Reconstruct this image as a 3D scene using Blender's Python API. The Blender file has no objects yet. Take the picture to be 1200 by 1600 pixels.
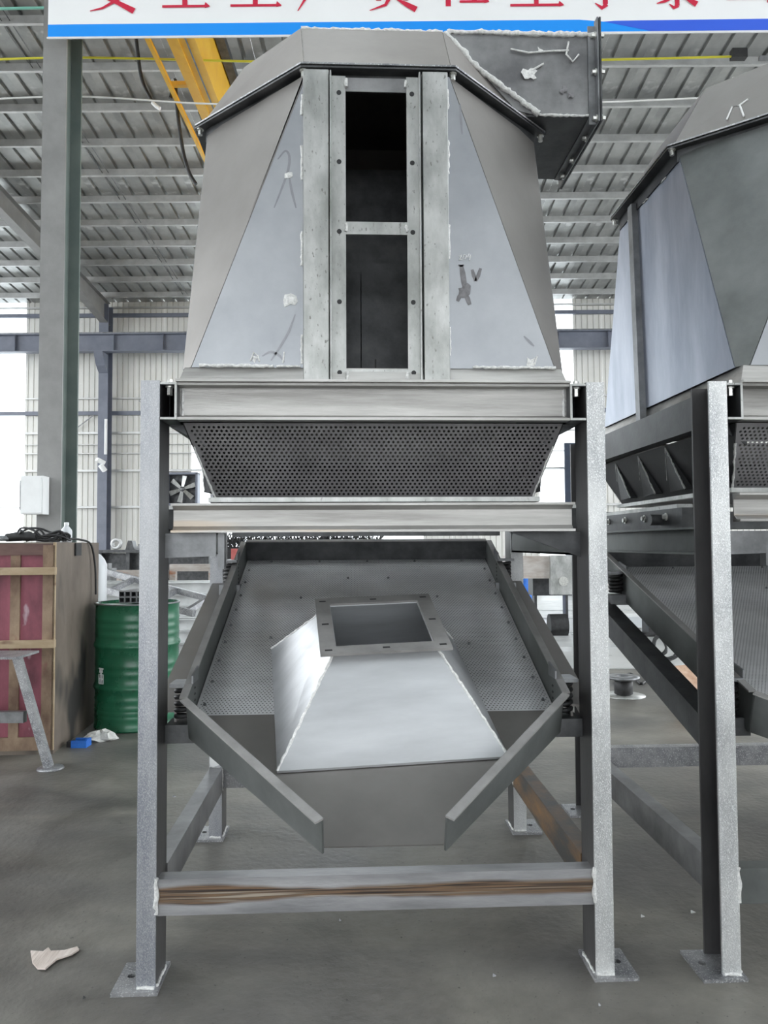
import bpy, math, random
from mathutils import Vector, Matrix
random.seed(7)
S = bpy.context.scene
COL = S.collection
# ------------------------------------------------------------------ camera
CAM = Vector((0.6986, -2.5361, 1.4425))
YAW, PITCH, ROLL = 0.04428, 0.04291, -0.00533
fw = Vector((math.sin(YAW)*math.cos(PITCH), math.cos(YAW)*math.cos(PITCH), math.sin(PITCH)))
rt0 = Vector((math.cos(YAW), -math.sin(YAW), 0)); up0 = rt0.cross(fw)
rt = rt0*math.cos(ROLL) + up0*math.sin(ROLL); up = up0*math.cos(ROLL) - rt0*math.sin(ROLL)
cd = bpy.data.cameras.new('camera'); cam = bpy.data.objects.new('camera', cd); COL.objects.link(cam)
cd.sensor_fit = 'HORIZONTAL'; cd.sensor_width = 36; cd.lens = 36*1180/1200; cd.clip_end = 400; cd.clip_start = .05
cam.matrix_world = Matrix(((rt.x, up.x, -fw.x, CAM.x), (rt.y, up.y, -fw.y, CAM.y), (rt.z, up.z, -fw.z, CAM.z), (0, 0, 0, 1)))
S.camera = cam
# ------------------------------------------------------------------ sky and exposure
w = bpy.data.worlds.new('overcast_sky'); S.world = w; w.use_nodes = True
bg = w.node_tree.nodes['Background']; bg.inputs[0].default_value = (0.93, 0.97, 1.0, 1); bg.inputs[1].default_value = 2.6
S.view_settings.view_transform = 'Standard'; S.view_settings.look = 'None'
S.view_settings.exposure = 0.95; S.view_settings.gamma = 1; S.view_settings.use_curve_mapping = False

# ------------------------------------------------------------------ helpers
FB = Matrix.Translation((CAM.x, CAM.y, 0)) @ Matrix.Rotation(-0.050, 4, 'Z')      # the hall: u to the right, v away from the camera
ID = Matrix.Identity(4)
OFF = {}
MATS = {}

class MB:
    def __init__(s): s.v = []; s.f = []; s.smooth = []
    def add(s, vs, fs, sm=False):
        b = len(s.v); s.v += [tuple(p) for p in vs]
        for f in fs: s.f.append(tuple(b+i for i in f)); s.smooth.append(sm)
        return s
    def box(s, x0, x1, y0, y1, z0, z1):
        vs = [(x, y, z) for z in (z0, z1) for y in (y0, y1) for x in (x0, x1)]
        return s.add(vs, [(0,2,3,1), (4,5,7,6), (0,1,5,4), (2,6,7,3), (0,4,6,2), (1,3,7,5)])
    def bar(s, a, b, w, h, upv=(0, 0, 1)):
        a = Vector(a); b = Vector(b); d = (b-a).normalized(); u = Vector(upv)
        r = d.cross(u)
        if r.length < 1e-4: r = d.cross(Vector((1, 0, 0)))
        r.normalize(); u = r.cross(d)
        vs = [p + r*sx*w/2 + u*sz*h/2 for p in (a, b) for sz in (-1, 1) for sx in (-1, 1)]
        return s.add(vs, [(0,1,3,2), (4,6,7,5), (0,4,5,1), (2,3,7,6), (0,2,6,4), (1,5,7,3)])
    def prism(s, poly, vec):                     # closed polygon of 3D points swept along vec
        n = len(poly); vec = Vector(vec); vs = [Vector(p) for p in poly]; vs += [p+vec for p in vs]
        fs = [tuple(range(n))[::-1], tuple(range(n, 2*n))] + [(i, (i+1) % n, n+(i+1) % n, n+i) for i in range(n)]
        return s.add(vs, fs)
    def plate(s, poly, t):                       # flat polygon thickened by t along its normal
        p = [Vector(q) for q in poly]; nrm = (p[1]-p[0]).cross(p[2]-p[0]).normalized()
        return s.prism(p, nrm*t)
    def tube(s, pts, r, n=8, closed=False):
        pts = [Vector(p) for p in pts]; m = len(pts); vs = []; prev = None
        for i, p in enumerate(pts):
            if closed: d = (pts[(i+1) % m]-pts[i-1])
            else: d = pts[min(i+1, m-1)]-pts[max(i-1, 0)]
            d.normalize()
            if prev is None:
                a = d.cross(Vector((0, 0, 1)))
                if a.length < 1e-3: a = d.cross(Vector((1, 0, 0)))
                a.normalize()
            else: a = (prev - d*prev.dot(d)).normalized()
            prev = a; b = d.cross(a); rr = r[i] if isinstance(r, (list, tuple)) else r
            vs += [p + (a*math.cos(2*math.pi*k/n)+b*math.sin(2*math.pi*k/n))*rr for k in range(n)]
        fs = []
        for i in range(m if closed else m-1):
            j = (i+1) % m
            fs += [(i*n+k, i*n+(k+1) % n, j*n+(k+1) % n, j*n+k) for k in range(n)]
        s.add(vs, fs, True)
        if not closed:
            s.add(vs[:n], [tuple(range(n))[::-1]]); s.add(vs[-n:], [tuple(range(n))])
        return s
    def lathe(s, prof, c=(0, 0, 0), n=32, sm=True):       # profile of (r, z)
        c = Vector(c); vs = []
        for r, z in prof: vs += [c+Vector((r*math.cos(2*math.pi*k/n), r*math.sin(2*math.pi*k/n), z)) for k in range(n)]
        m = len(prof)
        fs = [(i*n+k, i*n+(k+1) % n, (i+1)*n+(k+1) % n, (i+1)*n+k) for i in range(m-1) for k in range(n)]
        return s.add(vs, fs, sm)
    def hexbolt(s, c, axis, r=.011, h=.009):
        c = Vector(c); a = Vector(axis).normalized(); u = a.orthogonal().normalized(); v = a.cross(u)
        def ring(rr, o, n): return [c+a*o+(u*math.cos(2*math.pi*k/n)+v*math.sin(2*math.pi*k/n))*rr for k in range(n)]
        for rr, o0, o1, n in ((r*1.5, -.004, .002, 10), (r, .002, .002+h, 6)):
            vs = ring(rr, o0, n)+ring(rr, o1, n)
            s.add(vs, [tuple(range(n))[::-1], tuple(range(n, 2*n))]+[(k, (k+1) % n, n+(k+1) % n, n+k) for k in range(n)])
        return s
    def holeplate(s, x0, x1, y0, y1, z0, z1, cx, cy, r, n=16):      # horizontal plate with one round hole
        angs = sorted([2*math.pi*k/n for k in range(n)] + [math.atan2(y-cy, x-cx) % (2*math.pi) for x in (x0, x1) for y in (y0, y1)])
        out = []; inn = []
        for a in angs:
            dx, dy = math.cos(a), math.sin(a); t = 1e9
            if dx > 1e-9: t = min(t, (x1-cx)/dx)
            if dx < -1e-9: t = min(t, (x0-cx)/dx)
            if dy > 1e-9: t = min(t, (y1-cy)/dy)
            if dy < -1e-9: t = min(t, (y0-cy)/dy)
            out.append((cx+dx*t, cy+dy*t)); inn.append((cx+dx*r, cy+dy*r))
        m = len(angs); vs = [(x, y, z) for z in (z0, z1) for L in (out, inn) for x, y in L]
        fs = []
        for i in range(m):
            j = (i+1) % m
            fs += [(i, m+i, m+j, j), (2*m+i, 2*m+j, 3*m+j, 3*m+i), (i, j, 2*m+j, 2*m+i), (m+i, 3*m+i, 3*m+j, m+j)]
        return s.add(vs, fs)
    def shift(s, d):
        d = Vector(d); s.v = [tuple(Vector(p)+d) for p in s.v]; return s
    def xf(s, M):
        s.v = [tuple(M @ Vector(p)) for p in s.v]; return s
    def mesh(s, name, mat, off=(0, 0, 0)):
        me = bpy.data.meshes.new(name)
        me.from_pydata([(p[0]-off[0], p[1]-off[1], p[2]-off[2]) for p in s.v], [], s.f)
        me.materials.append(MATS[mat] if isinstance(mat, str) else mat)
        me.polygons.foreach_set('use_smooth', s.smooth); me.update()
        return me
    def build(s, name, mat, parent=None, frame=None):
        off = OFF.get(parent.name, (0, 0, 0)) if parent else (0, 0, 0)
        o = bpy.data.objects.new(name, s.mesh(name, mat, off)); COL.objects.link(o)
        if parent: o.parent = parent; OFF[o.name] = off
        elif frame is not None: o.matrix_world = frame
        return o

def tag(o, label=None, cat=None, group=None, kind=None):
    if label: o['label'] = label
    if cat: o['category'] = cat
    if group: o['group'] = group
    if kind: o['kind'] = kind
    return o
def thing(name, label, cat, base, frame=ID, group=None, kind=None):
    """Empty at the thing's base; parts are given in frame coordinates."""
    o = bpy.data.objects.new(name, None); COL.objects.link(o); o.empty_display_size = .1
    o.matrix_world = frame @ Matrix.Translation(base); OFF[o.name] = tuple(base)
    return tag(o, label, cat, group, kind)
def solo(mb, name, mat, label, cat, frame=ID, group=None, kind=None):
    """a thing that is one mesh, origin at its base centre"""
    xs, ys, zs = zip(*mb.v); off = ((min(xs)+max(xs))/2, (min(ys)+max(ys))/2, min(zs))
    o = bpy.data.objects.new(name, mb.mesh(name, mat, off)); COL.objects.link(o)
    o.matrix_world = frame @ Matrix.Translation(off); OFF[o.name] = off
    return tag(o, label, cat, group, kind)

# ------------------------------------------------------------------ materials
def mat(name, c1, c2=None, scale=6, metal=0., rough=.5, rvar=.12, bump=.0, bscale=60, stretch=(1, 1, 1), speck=None, lo=.35, hi=.68, spec=.5):
    m = bpy.data.materials.new(name); m.use_nodes = True; nt = m.node_tree; N = nt.nodes; L = nt.links
    b = N['Principled BSDF']; b.inputs['Metallic'].default_value = metal; b.inputs['Specular IOR Level'].default_value = spec
    tc = N.new('ShaderNodeTexCoord'); mp = N.new('ShaderNodeMapping'); mp.inputs['Scale'].default_value = stretch
    L.new(tc.outputs['Object'], mp.inputs['Vector'])
    nz = N.new('ShaderNodeTexNoise'); nz.inputs['Scale'].default_value = scale; nz.inputs['Detail'].default_value = 7; nz.inputs['Roughness'].default_value = .62
    L.new(mp.outputs[0], nz.inputs['Vector'])
    cr = N.new('ShaderNodeValToRGB'); cr.color_ramp.elements[0].position = lo; cr.color_ramp.elements[1].position = hi
    c2 = c2 or c1
    cr.color_ramp.elements[0].color = (*c1, 1); cr.color_ramp.elements[1].color = (*c2, 1)
    L.new(nz.outputs[0], cr.inputs[0]); last = cr.outputs[0]
    if speck:                                   # (colour, scale, threshold)
        n2 = N.new('ShaderNodeTexNoise'); n2.inputs['Scale'].default_value = speck[1]; n2.inputs['Detail'].default_value = 3
        L.new(mp.outputs[0], n2.inputs['Vector'])
        r2 = N.new('ShaderNodeValToRGB'); r2.color_ramp.elements[0].position = speck[2]; r2.color_ramp.elements[1].position = speck[2]+.09
        L.new(n2.outputs[0], r2.inputs[0])
        mx = N.new('ShaderNodeMix'); mx.data_type = 'RGBA'; L.new(r2.outputs[0], mx.inputs[0]); L.new(last, mx.inputs[6]); mx.inputs[7].default_value = (*speck[0], 1)
        last = mx.outputs[2]
    L.new(last, b.inputs['Base Color'])
    mr = N.new('ShaderNodeMapRange'); mr.inputs[3].default_value = max(.05, rough-rvar); mr.inputs[4].default_value = min(1, rough+rvar)
    L.new(nz.outputs[0], mr.inputs[0]); L.new(mr.outputs[0], b.inputs['Roughness'])
    if bump:
        n3 = N.new('ShaderNodeTexNoise'); n3.inputs['Scale'].default_value = bscale; n3.inputs['Detail'].default_value = 4
        L.new(mp.outputs[0], n3.inputs['Vector'])
        bp = N.new('ShaderNodeBump'); bp.inputs['Strength'].default_value = bump; bp.inputs['Distance'].default_value = .01
        L.new(n3.outputs[0], bp.inputs['Height']); L.new(bp.outputs[0], b.inputs['Normal'])
    MATS[name] = m; return m

mat('mill_steel', (.20, .205, .22), (.46, .46, .47), 9, .65, .42, .1, .10, 90, speck=((.60, .61, .62), 160, .56))
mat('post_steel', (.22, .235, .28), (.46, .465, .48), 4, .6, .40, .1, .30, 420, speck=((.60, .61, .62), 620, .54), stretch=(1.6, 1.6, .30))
mat('post_web_shade', (.07, .068, .07), (.13, .126, .128), 4, .5, .42, .1, .05, 80, stretch=(1, 1, .3))
mat('duct_sheet', (.16, .16, .165), (.34, .34, .345), 4.5, .6, .42, .1, .03, 60)
mat('sheet_blue_sheen', (.30, .33, .40), (.52, .55, .62), 5, .7, .40, .08, .02, 40, stretch=(1, 1, .25))  # bluish light mirrored on the right bin's side panels is put into this colour
mat('lip_steel', (.30, .295, .285), (.42, .41, .40), 8, .5, .5, .1)
mat('pale_floor', (.40, .405, .40), (.58, .585, .58), 1.2, 0, .30, .1, .05, 6)
mat('beam_steel', (.27, .262, .25), (.60, .59, .57), 5, .6, .42, .1, .10, 120, stretch=(.22, 1, 3.2), speck=((.50, .40, .30), 3.2, .66))
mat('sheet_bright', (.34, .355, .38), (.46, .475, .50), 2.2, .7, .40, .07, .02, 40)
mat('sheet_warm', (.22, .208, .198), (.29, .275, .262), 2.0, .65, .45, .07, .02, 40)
mat('lid_sheet', (.27, .252, .235), (.36, .338, .318), 2.0, .55, .5, .07, .02, 40)
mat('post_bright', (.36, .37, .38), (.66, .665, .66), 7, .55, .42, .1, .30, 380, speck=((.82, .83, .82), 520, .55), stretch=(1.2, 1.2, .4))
mat('sheet_dark', (.10, .108, .104), (.19, .20, .197), 3, .55, .46, .1, .03, 40)
mat('galv', (.32, .33, .315), (.58, .585, .575), 10, .65, .40, .1, .06, 150, speck=((.22, .22, .205), 120, .64), stretch=(1, 1, .45))
mat('hood_sheet', (.50, .51, .525), (.66, .67, .69), 3.5, .7, .36, .06, .0, 40, stretch=(.4, 2.5, 1))
mat('perf_steel', (.24, .232, .24), (.34, .332, .34), 6, .55, .45, .08)
mat('sieve_steel', (.58, .585, .59), (.84, .845, .85), 3, .45, .42, .08)
mat('black_steel', (.045, .047, .05), (.11, .112, .115), 8, .55, .45, .1, .05, 80)
mat('rail_steel', (.15, .155, .16), (.30, .305, .315), 8, .6, .42, .1, .05, 80)
mat('weld', (.60, .60, .59), (.95, .95, .93), 90, .15, .45, .15, .5, 400)
mat('zinc_bolt', (.55, .55, .52), (.75, .75, .72), 60, .8, .3)
mat('rubber', (.012, .012, .013), (.035, .035, .036), 20, 0, .55)
mat('chalk', (.75, .75, .74), (.85, .85, .84), 30, 0, .9)
mat('scorch', (.15, .148, .155), (.26, .255, .265), 40, .4, .6)
mat('mill_black', (.018, .018, .02), (.05, .05, .052), 6, .4, .5, .1, .05, 80)
mat('batten_light', (.34, .25, .15), (.52, .41, .28), 6, 0, .7, .1, .15, 50, stretch=(.4, 1, 1), speck=((.18, .10, .07), 10, .62))
mat('crate_dark', (.09, .05, .045), (.20, .12, .10), 5, 0, .7, .1, .1, 40, stretch=(.3, 1, 1))
mat('heat_tint', (.25, .255, .275), (.33, .335, .355), 20, .6, .45)
mat('concrete', (.118, .113, .103), (.225, .217, .200), 2.2, 0, .48, .16, .35, 30, speck=((.07, .067, .062), 60, .66), lo=.36, hi=.66)
mat('roof_sheet', (.27, .277, .272), (.46, .468, .46), 1.1, .5, .36, .14, .10, 3, speck=((.58, .59, .585), 2.4, .62))
mat('purlin', (.44, .445, .44), (.60, .605, .60), 3, .4, .42, .1)
mat('siding', (.66, .655, .62), (.76, .755, .72), .7, 0, .5, .1)
mat('siding_dark', (.24, .24, .23), (.30, .30, .29), .7, 0, .6, .1)
mat('column_grey', (.20, .198, .195), (.27, .268, .262), 2, 0, .5, .1, .05, 20)
mat('column_blue', (.13, .145, .19), (.18, .195, .24), 2, 0, .5, .1)
mat('column_green', (.11, .14, .13), (.16, .19, .175), 2, 0, .5, .1)
mat('crane_yellow', (.85, .45, .03), (.93, .56, .06), 3, 0, .4, .1)
mat('cable_yellow', (.75, .70, .05), None, 3, 0, .5)
mat('cable_white', (.8, .8, .78), None, 3, 0, .5)
mat('cable_green', (.25, .62, .50), None, 3, 0, .5)
mat('banner_white', (.90, .905, .91), (.93, .935, .94), 1, 0, .6)
mat('banner_blue', (.0, .30, .95), None, 1, 0, .6)
mat('banner_deep', (.03, .12, .75), None, 1, 0, .6)
mat('banner_red', (.62, .01, .05), None, 1, 0, .6)
mat('plywood', (.11, .088, .07), (.22, .185, .15), 2.4, 0, .7, .1, .08, 30, stretch=(1, 1, .5), speck=((.035, .032, .03), 1.9, .60))
mat('crate_red', (.10, .022, .035), (.36, .10, .14), 3.0, 0, .5, .1, .05, 30, speck=((.48, .34, .38), 11, .68), stretch=(1, 1, .5))
mat('batten', (.15, .09, .06), (.38, .28, .19), 5, 0, .7, .1, .15, 50, stretch=(1, 1, .6), speck=((.20, .06, .06), 6, .60))
mat('drum_green', (.012, .10, .048), (.03, .17, .09), 2.5, 0, .28, .06, .012, 10, speck=((.015, .06, .035), 5, .64))
mat('bottle_white', (.62, .64, .66), None, 3, 0, .35)
mat('paint_white', (.74, .75, .75), (.82, .83, .83), 3, 0, .5)
mat('paint_blue', (.02, .13, .55), (.03, .20, .70), 9, 0, .45)
mat('rag', (.55, .55, .52), (.75, .75, .72), 30, 0, .9, bump=.4)
mat('cardboard', (.50, .42, .37), (.72, .64, .59), 30, 0, .85, bump=.3, bscale=120, stretch=(1, .1, 1))
mat('stock_steel', (.50, .51, .51), (.70, .71, .71), 3, .35, .45, .1)
mat('red_box', (.45, .10, .09), (.60, .20, .18), 8, 0, .6)
mat('rust_board', (.45, .27, .18), (.62, .44, .33), 12, 0, .75, speck=((.16, .09, .05), 9, .62))
mat('rust_beam', (.40, .34, .30), (.60, .58, .55), 5, .3, .5, stretch=(.6, 2, 2), speck=((.42, .20, .12), 3, .60))
mat('leaf', (.03, .05, .03), (.06, .09, .05), 8, 0, .6)
mat('dark_blue', (.012, .022, .045), (.02, .035, .07), 3, 0, .5)

def stain(name):
    nt = MATS[name].node_tree; N = nt.nodes; L = nt.links; b = N['Principled BSDF']; src = b.inputs['Base Color'].links[0].from_socket
    tc = N.new('ShaderNodeTexCoord'); mp = N.new('ShaderNodeMapping'); mp.inputs['Scale'].default_value = (1, 2.2, 1); mp.inputs['Rotation'].default_value = (0, 0, .5); L.new(tc.outputs['Object'], mp.inputs[0])
    nz = N.new('ShaderNodeTexNoise'); nz.inputs['Scale'].default_value = .55; nz.inputs['Detail'].default_value = 5; nz.inputs['Distortion'].default_value = .8; L.new(mp.outputs[0], nz.inputs[0])
    rc = N.new('ShaderNodeValToRGB'); e = rc.color_ramp.elements; e[0].position = .36; e[0].color = (.62, .62, .63, 1); e[1].position = .62; e[1].color = (1.12, 1.10, 1.04, 1); L.new(nz.outputs[0], rc.inputs[0])
    mx = N.new('ShaderNodeMix'); mx.data_type = 'RGBA'; mx.blend_type = 'MULTIPLY'; mx.inputs[0].default_value = 1; L.new(src, mx.inputs[6]); L.new(rc.outputs[0], mx.inputs[7]); L.new(mx.outputs[2], b.inputs['Base Color'])
stain('concrete')
def rust_rail(name, zc, half):
    """mill steel with a burnt, rusty band of wavy streaks along its middle"""
    m = mat(name, (.24, .24, .25), (.46, .46, .47), 6, .55, .42, .1, .08, 120, stretch=(.3, 1, 2))
    nt = m.node_tree; N = nt.nodes; L = nt.links; b = N['Principled BSDF']
    src = b.inputs['Base Color'].links[0].from_socket
    tc = N.new('ShaderNodeTexCoord'); sp = N.new('ShaderNodeSeparateXYZ'); L.new(tc.outputs['Object'], sp.inputs[0])
    mp = N.new('ShaderNodeMapping'); mp.inputs['Scale'].default_value = (.9, .9, 60); L.new(tc.outputs['Object'], mp.inputs[0])
    nz = N.new('ShaderNodeTexNoise'); nz.inputs['Scale'].default_value = 2.2; nz.inputs['Detail'].default_value = 6; nz.inputs['Distortion'].default_value = .6; L.new(mp.outputs[0], nz.inputs[0])
    rc = N.new('ShaderNodeValToRGB'); e = rc.color_ramp.elements; e[0].position = .33; e[0].color = (.045, .035, .03, 1); e[1].position = .68; e[1].color = (.42, .36, .29, 1)
    for p, c in ((.44, (.10, .075, .06, 1)), (.52, (.24, .15, .09, 1)), (.58, (.16, .12, .09, 1))): q = e.new(p); q.color = c
    L.new(nz.outputs[0], rc.inputs[0])
    a = N.new('ShaderNodeMath'); a.operation = 'SUBTRACT'; L.new(sp.outputs[2], a.inputs[0]); a.inputs[1].default_value = zc
    ab = N.new('ShaderNodeMath'); ab.operation = 'ABSOLUTE'; L.new(a.outputs[0], ab.inputs[0])
    n2 = N.new('ShaderNodeTexNoise'); n2.inputs['Scale'].default_value = 2.5; L.new(tc.outputs['Object'], n2.inputs[0])
    k = N.new('ShaderNodeMath'); k.operation = 'MULTIPLY_ADD'; L.new(n2.outputs[0], k.inputs[0]); k.inputs[1].default_value = -half*1.6; L.new(ab.outputs[0], k.inputs[2])
    mr = N.new('ShaderNodeMapRange'); mr.inputs[1].default_value = -half*.05; mr.inputs[2].default_value = -half*.35; L.new(k.outputs[0], mr.inputs[0])
    mx = N.new('ShaderNodeMix'); mx.data_type = 'RGBA'; L.new(mr.outputs[0], mx.inputs[0]); L.new(src, mx.inputs[6]); L.new(rc.outputs[0], mx.inputs[7])
    L.new(mx.outputs[2], b.inputs['Base Color'])
rust_rail('rust_rail', .298, .034)
mat('rust_side', (.09, .088, .085), (.33, .19, .09), 3, .4, .5, .1, .08, 60, stretch=(1, .8, 3), lo=.44, hi=.70)

def pane_mat():
    m = bpy.data.materials.new('translucent_sheet'); m.use_nodes = True; nt = m.node_tree; N = nt.nodes; L = nt.links
    N.remove(N['Principled BSDF']); out = N['Material Output']
    t = N.new('ShaderNodeBsdfTranslucent'); t.inputs[0].default_value = (.95, .97, .97, 1)
    p = N.new('ShaderNodeBsdfTransparent'); p.inputs[0].default_value = (.95, .97, .98, 1)
    mx = N.new('ShaderNodeMixShader'); mx.inputs[0].default_value = .6; L.new(t.outputs[0], mx.inputs[1]); L.new(p.outputs[0], mx.inputs[2])
    L.new(mx.outputs[0], out.inputs[0]); MATS['pane'] = m
pane_mat()

# ================================================================== THE HALL
# hp(): hall position (u, v, z) at depth v of something measured at pixel (x, y) of the 1200 x 1600 photograph
VW = 26.0
def roof_z(v): return 1.44 + 10.44 + .15 - .08*v
_R3 = FB.to_3x3().inverted()
def hp(x, y, v):
    d = _R3 @ (fw + rt*((x-600)/1180) + up*((800-y)/1180)); return (d.x/d.y*v, v, CAM.z+d.z/d.y*v)
def px(x, v, y=850): return hp(x, y, v)[0]
def pz(y, v, x=607): return hp(x, y, v)[2]
tag(MB().box(-30, 30, -30, 34, -.1, 0).build('floor', 'concrete', None, FB), kind='structure')

tag(MB().box(-2.9, 12, 8.75, 24.8, 0, .012).build('floor_slab', 'pale_floor', None, FB), kind='structure')
# roof: ribbed sheets on purlins
ceil = thing('ceiling', None, None, (0, 8, roof_z(8)), FB, kind='structure')
def sheet_profile(x0, wd, ribs, h=.06, rw=.045):
    pts = [(x0, 0)]
    for r in ribs: pts += [(x0+r-rw, 0), (x0+r-rw*.6, h), (x0+r+rw*.6, h), (x0+r+rw, 0)]
    return pts+[(x0+wd, 0)]
def roof_sheet(x0, va, vb, ribs=(.21, .63)):
    mb = MB(); pr = sheet_profile(x0, .838, ribs); n = len(pr)
    vs = [(x, v, roof_z(v)+h) for v in (va, vb) for x, h in pr]
    mb.add(vs, [(i, i+1, n+i+1, n+i) for i in range(n-1)])
    # upper skin, so that the sheet has a thickness
    vs = [(x, v, roof_z(v)+h+.004) for v in (va, vb) for x, h in pr]
    mb.add(vs, [(i, n+i, n+i+1, i+1) for i in range(n-1)])
    return mb
VF = -12.0
proto = roof_sheet(0, VF, VW+.6).mesh('roof_sheet', 'roof_sheet', OFF[ceil.name])
short = roof_sheet(0, 8.0, VW+.6).mesh('roof_sheet', 'roof_sheet', OFF[ceil.name])
glass = roof_sheet(0, VF, 8.0).mesh('added_skylight', 'pane', OFF[ceil.name])
for k in range(44):
    sky = k % 4 == 1  # unseen skylights, added for more light from overhead
    o = bpy.data.objects.new('roof_sheet', short if sky else proto); COL.objects.link(o); o.parent = ceil; o.location = (-18.5+.84*k, 0, 0)
    if sky: o = bpy.data.objects.new('added_skylight', glass); COL.objects.link(o); o.parent = ceil; o.location = (-18.5+.84*k, 0, 0)
# unseen gable wall with a wide gateway, added to cut light from behind
wf = thing('wall_front', None, None, (0, VF, 0), FB, kind='structure')
GZ, GU = 4.8, 6.0
MB().box(-19, -GU, VF-.1, VF, 0, 13.4).build('wall_cladding', 'siding_dark', wf); MB().box(GU, 19, VF-.1, VF, 0, 13.4).build('wall_cladding', 'siding_dark', wf)
MB().box(-GU, GU, VF-.1, VF, GZ, 13.4).build('wall_cladding', 'siding_dark', wf)
pv = [25.14-1.2*k for k in range(40)]
pm = None
for v in pv:
    if v < VF+.2: break
    z = roof_z(v)
    mb = MB()
    mb.box(-18.4, 18.4, v-.004, v, z-.2, z); mb.box(-18.4, 18.4, v-.07, v, z-.2, z-.195); mb.box(-18.4, 18.4, v, v+.07, z-.006, z); mb.box(-18.4, 18.4, v-.07, v-.066, z-.195, z-.175)
    mb.build('purlin', 'purlin', ceil)
# two sag rods pairs between purlins
for u in (-6.9, -6.75, 3.4, 3.55, 8.2, 8.35):
    MB().bar((u, -8, roof_z(-8)-.1), (u, 25.7, roof_z(25.7)-.1), .014, .014).build('sag_rod', 'rail_steel', ceil)
# rafter meeting the far column
raf = MB(); ru = -9.65
def raft_z(v): return roof_z(v)-.21
for (du, t0, t1) in ((.012, -.02, -.50),):
    raf.prism([(ru-.01, 4, raft_z(4)), (ru-.01, 25.6, raft_z(25.6)), (ru-.01, 25.6, raft_z(25.6)-.75), (ru-.01, 22.5, raft_z(22.5)-.55), (ru-.01, 4, raft_z(4)-.55)], (.02, 0, 0))
raf.prism([(ru-.13, 4, raft_z(4)), (ru-.13, 25.6, raft_z(25.6)), (ru-.13, 25.6, raft_z(25.6)-.015), (ru-.13, 4, raft_z(4)-.015)], (.26, 0, 0))
raf.prism([(ru-.13, 4, raft_z(4)-.55), (ru-.13, 22.5, raft_z(22.5)-.55), (ru-.13, 25.6, raft_z(25.6)-.75), (ru-.13, 25.6, raft_z(25.6)-.765), (ru-.13, 22.5, raft_z(22.5)-.565), (ru-.13, 4, raft_z(4)-.565)], (.26, 0, 0))
raf.build('rafter', 'column_grey', ceil)

# back wall: ribbed siding panels, daylight panels between them
wall = thing('wall_back', None, None, (0, VW, 0), FB, kind='structure')
HW = roof_z(VW)+.02
def wall_panel_mesh(z0, z1):
    mb = MB(); pr = sheet_profile(0, .998, (.1, .3, .5, .7, .9), .028, .02); n = len(pr)
    vs = [(x, VW+h, z) for z in (z0, z1) for x, h in pr]
    mb.add(vs, [(i, i+1, n+i+1, n+i) for i in range(n-1)])
    vs = [(x, VW+h+.004, z) for z in (z0, z1) for x, h in pr]
    mb.add(vs, [(i, n+i, n+i+1, i+1) for i in range(n-1)])
    return mb.mesh('wall_panel', 'siding', OFF[wall.name])
full = wall_panel_mesh(0, HW)
windows = {1: (-17.5, -12.6, .9, HW), 2: (-6.8, 1.2, .9, HW), 3: (5.2, 6.45, .9, HW)}
def covered(u):
    return any(a-.01 <= u and u+1 <= b+.01+.999 and u < b-.01 for a, b, _, _ in windows.values())
runs = [(-12.6, -6.8), (1.2, 5.2), (6.45, 18.5)]
for a, b in runs:
    n = max(1, round(b-a)); s = (b-a)/n
    for k in range(n):
        o = bpy.data.objects.new('wall_panel', full); COL.objects.link(o); o.parent = wall; o.location = (a+k*s, 0, 0); o.scale = (s, 1, 1)
for n, (a, b, z0, z1) in windows.items():
    wn = thing('window_%d' % n, None, None, ((a+b)/2, VW, 0), FB, kind='structure')
    MB().box(a, b, VW-.02, VW+.06, 0, z0).build('sill_wall', 'siding', wn)
    m = max(1, round(b-a)); s = (b-a)/m
    for k in range(m): MB().box(a+k*s+.004, a+(k+1)*s-.004, VW+.01, VW+.016, z0, z1).build('pane', 'pane', wn)
# girts, eave strut and wall bracing
for py, mt, hh in ((492, 'column_blue', .12), (645, 'column_blue', .13), (480, 'purlin', .05), (622, 'purlin', .04), (676, 'purlin', .07), (735, 'purlin', .07), (792, 'purlin', .07), (694, 'purlin', .02), (708, 'purlin', .03)):
    z = pz(py, 25.86, 210)
    MB().box(-18, 18, VW-.14, VW-.02, z-hh/2, z+hh/2).build('girt', mt, wall)
for a, b in (((-9.6, 6.4), (-10.9, 5.4)), ((-8.6, 6.45), (-7.0, 5.3))):
    MB().bar((a[0], VW-.12, a[1]), (b[0], VW-.12, b[1]), .03, .03).build('brace_rod', 'rail_steel', wall)

def hcol(name, u, v, fl, dp, h, mt, label, frame=FB, tf=.02, web='column_green'):
    t = thing(name, label, 'column', (u, v+dp/2, 0), frame)
    MB().box(u-fl/2, u+fl/2, v, v+tf, .02, h).build('flange', mt, t)
    MB().box(u-fl/2, u+fl/2, v+dp-tf, v+dp, .02, h).build('flange', web, t)
    MB().box(u-.008, u+.008, v+tf, v+dp-tf, .02, h).build('web', web, t)
    MB().box(u-fl/2-.06, u+fl/2+.06, v-.06, v+dp+.06, 0, .02).build('base_plate', mt, t)
    return t
bigcol = hcol('steel_column', -4.424, 9.8, .314, .52, roof_z(10)-.2, 'column_grey', 'grey steel column rising behind the wooden crate up to the banner', tf=.03)
farcol = hcol('steel_column', -9.65, 25.35, .32, .42, roof_z(25.5)-.3, 'column_blue', 'distant blue-grey wall column carrying a white conduit pipe', web='column_blue')
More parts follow.
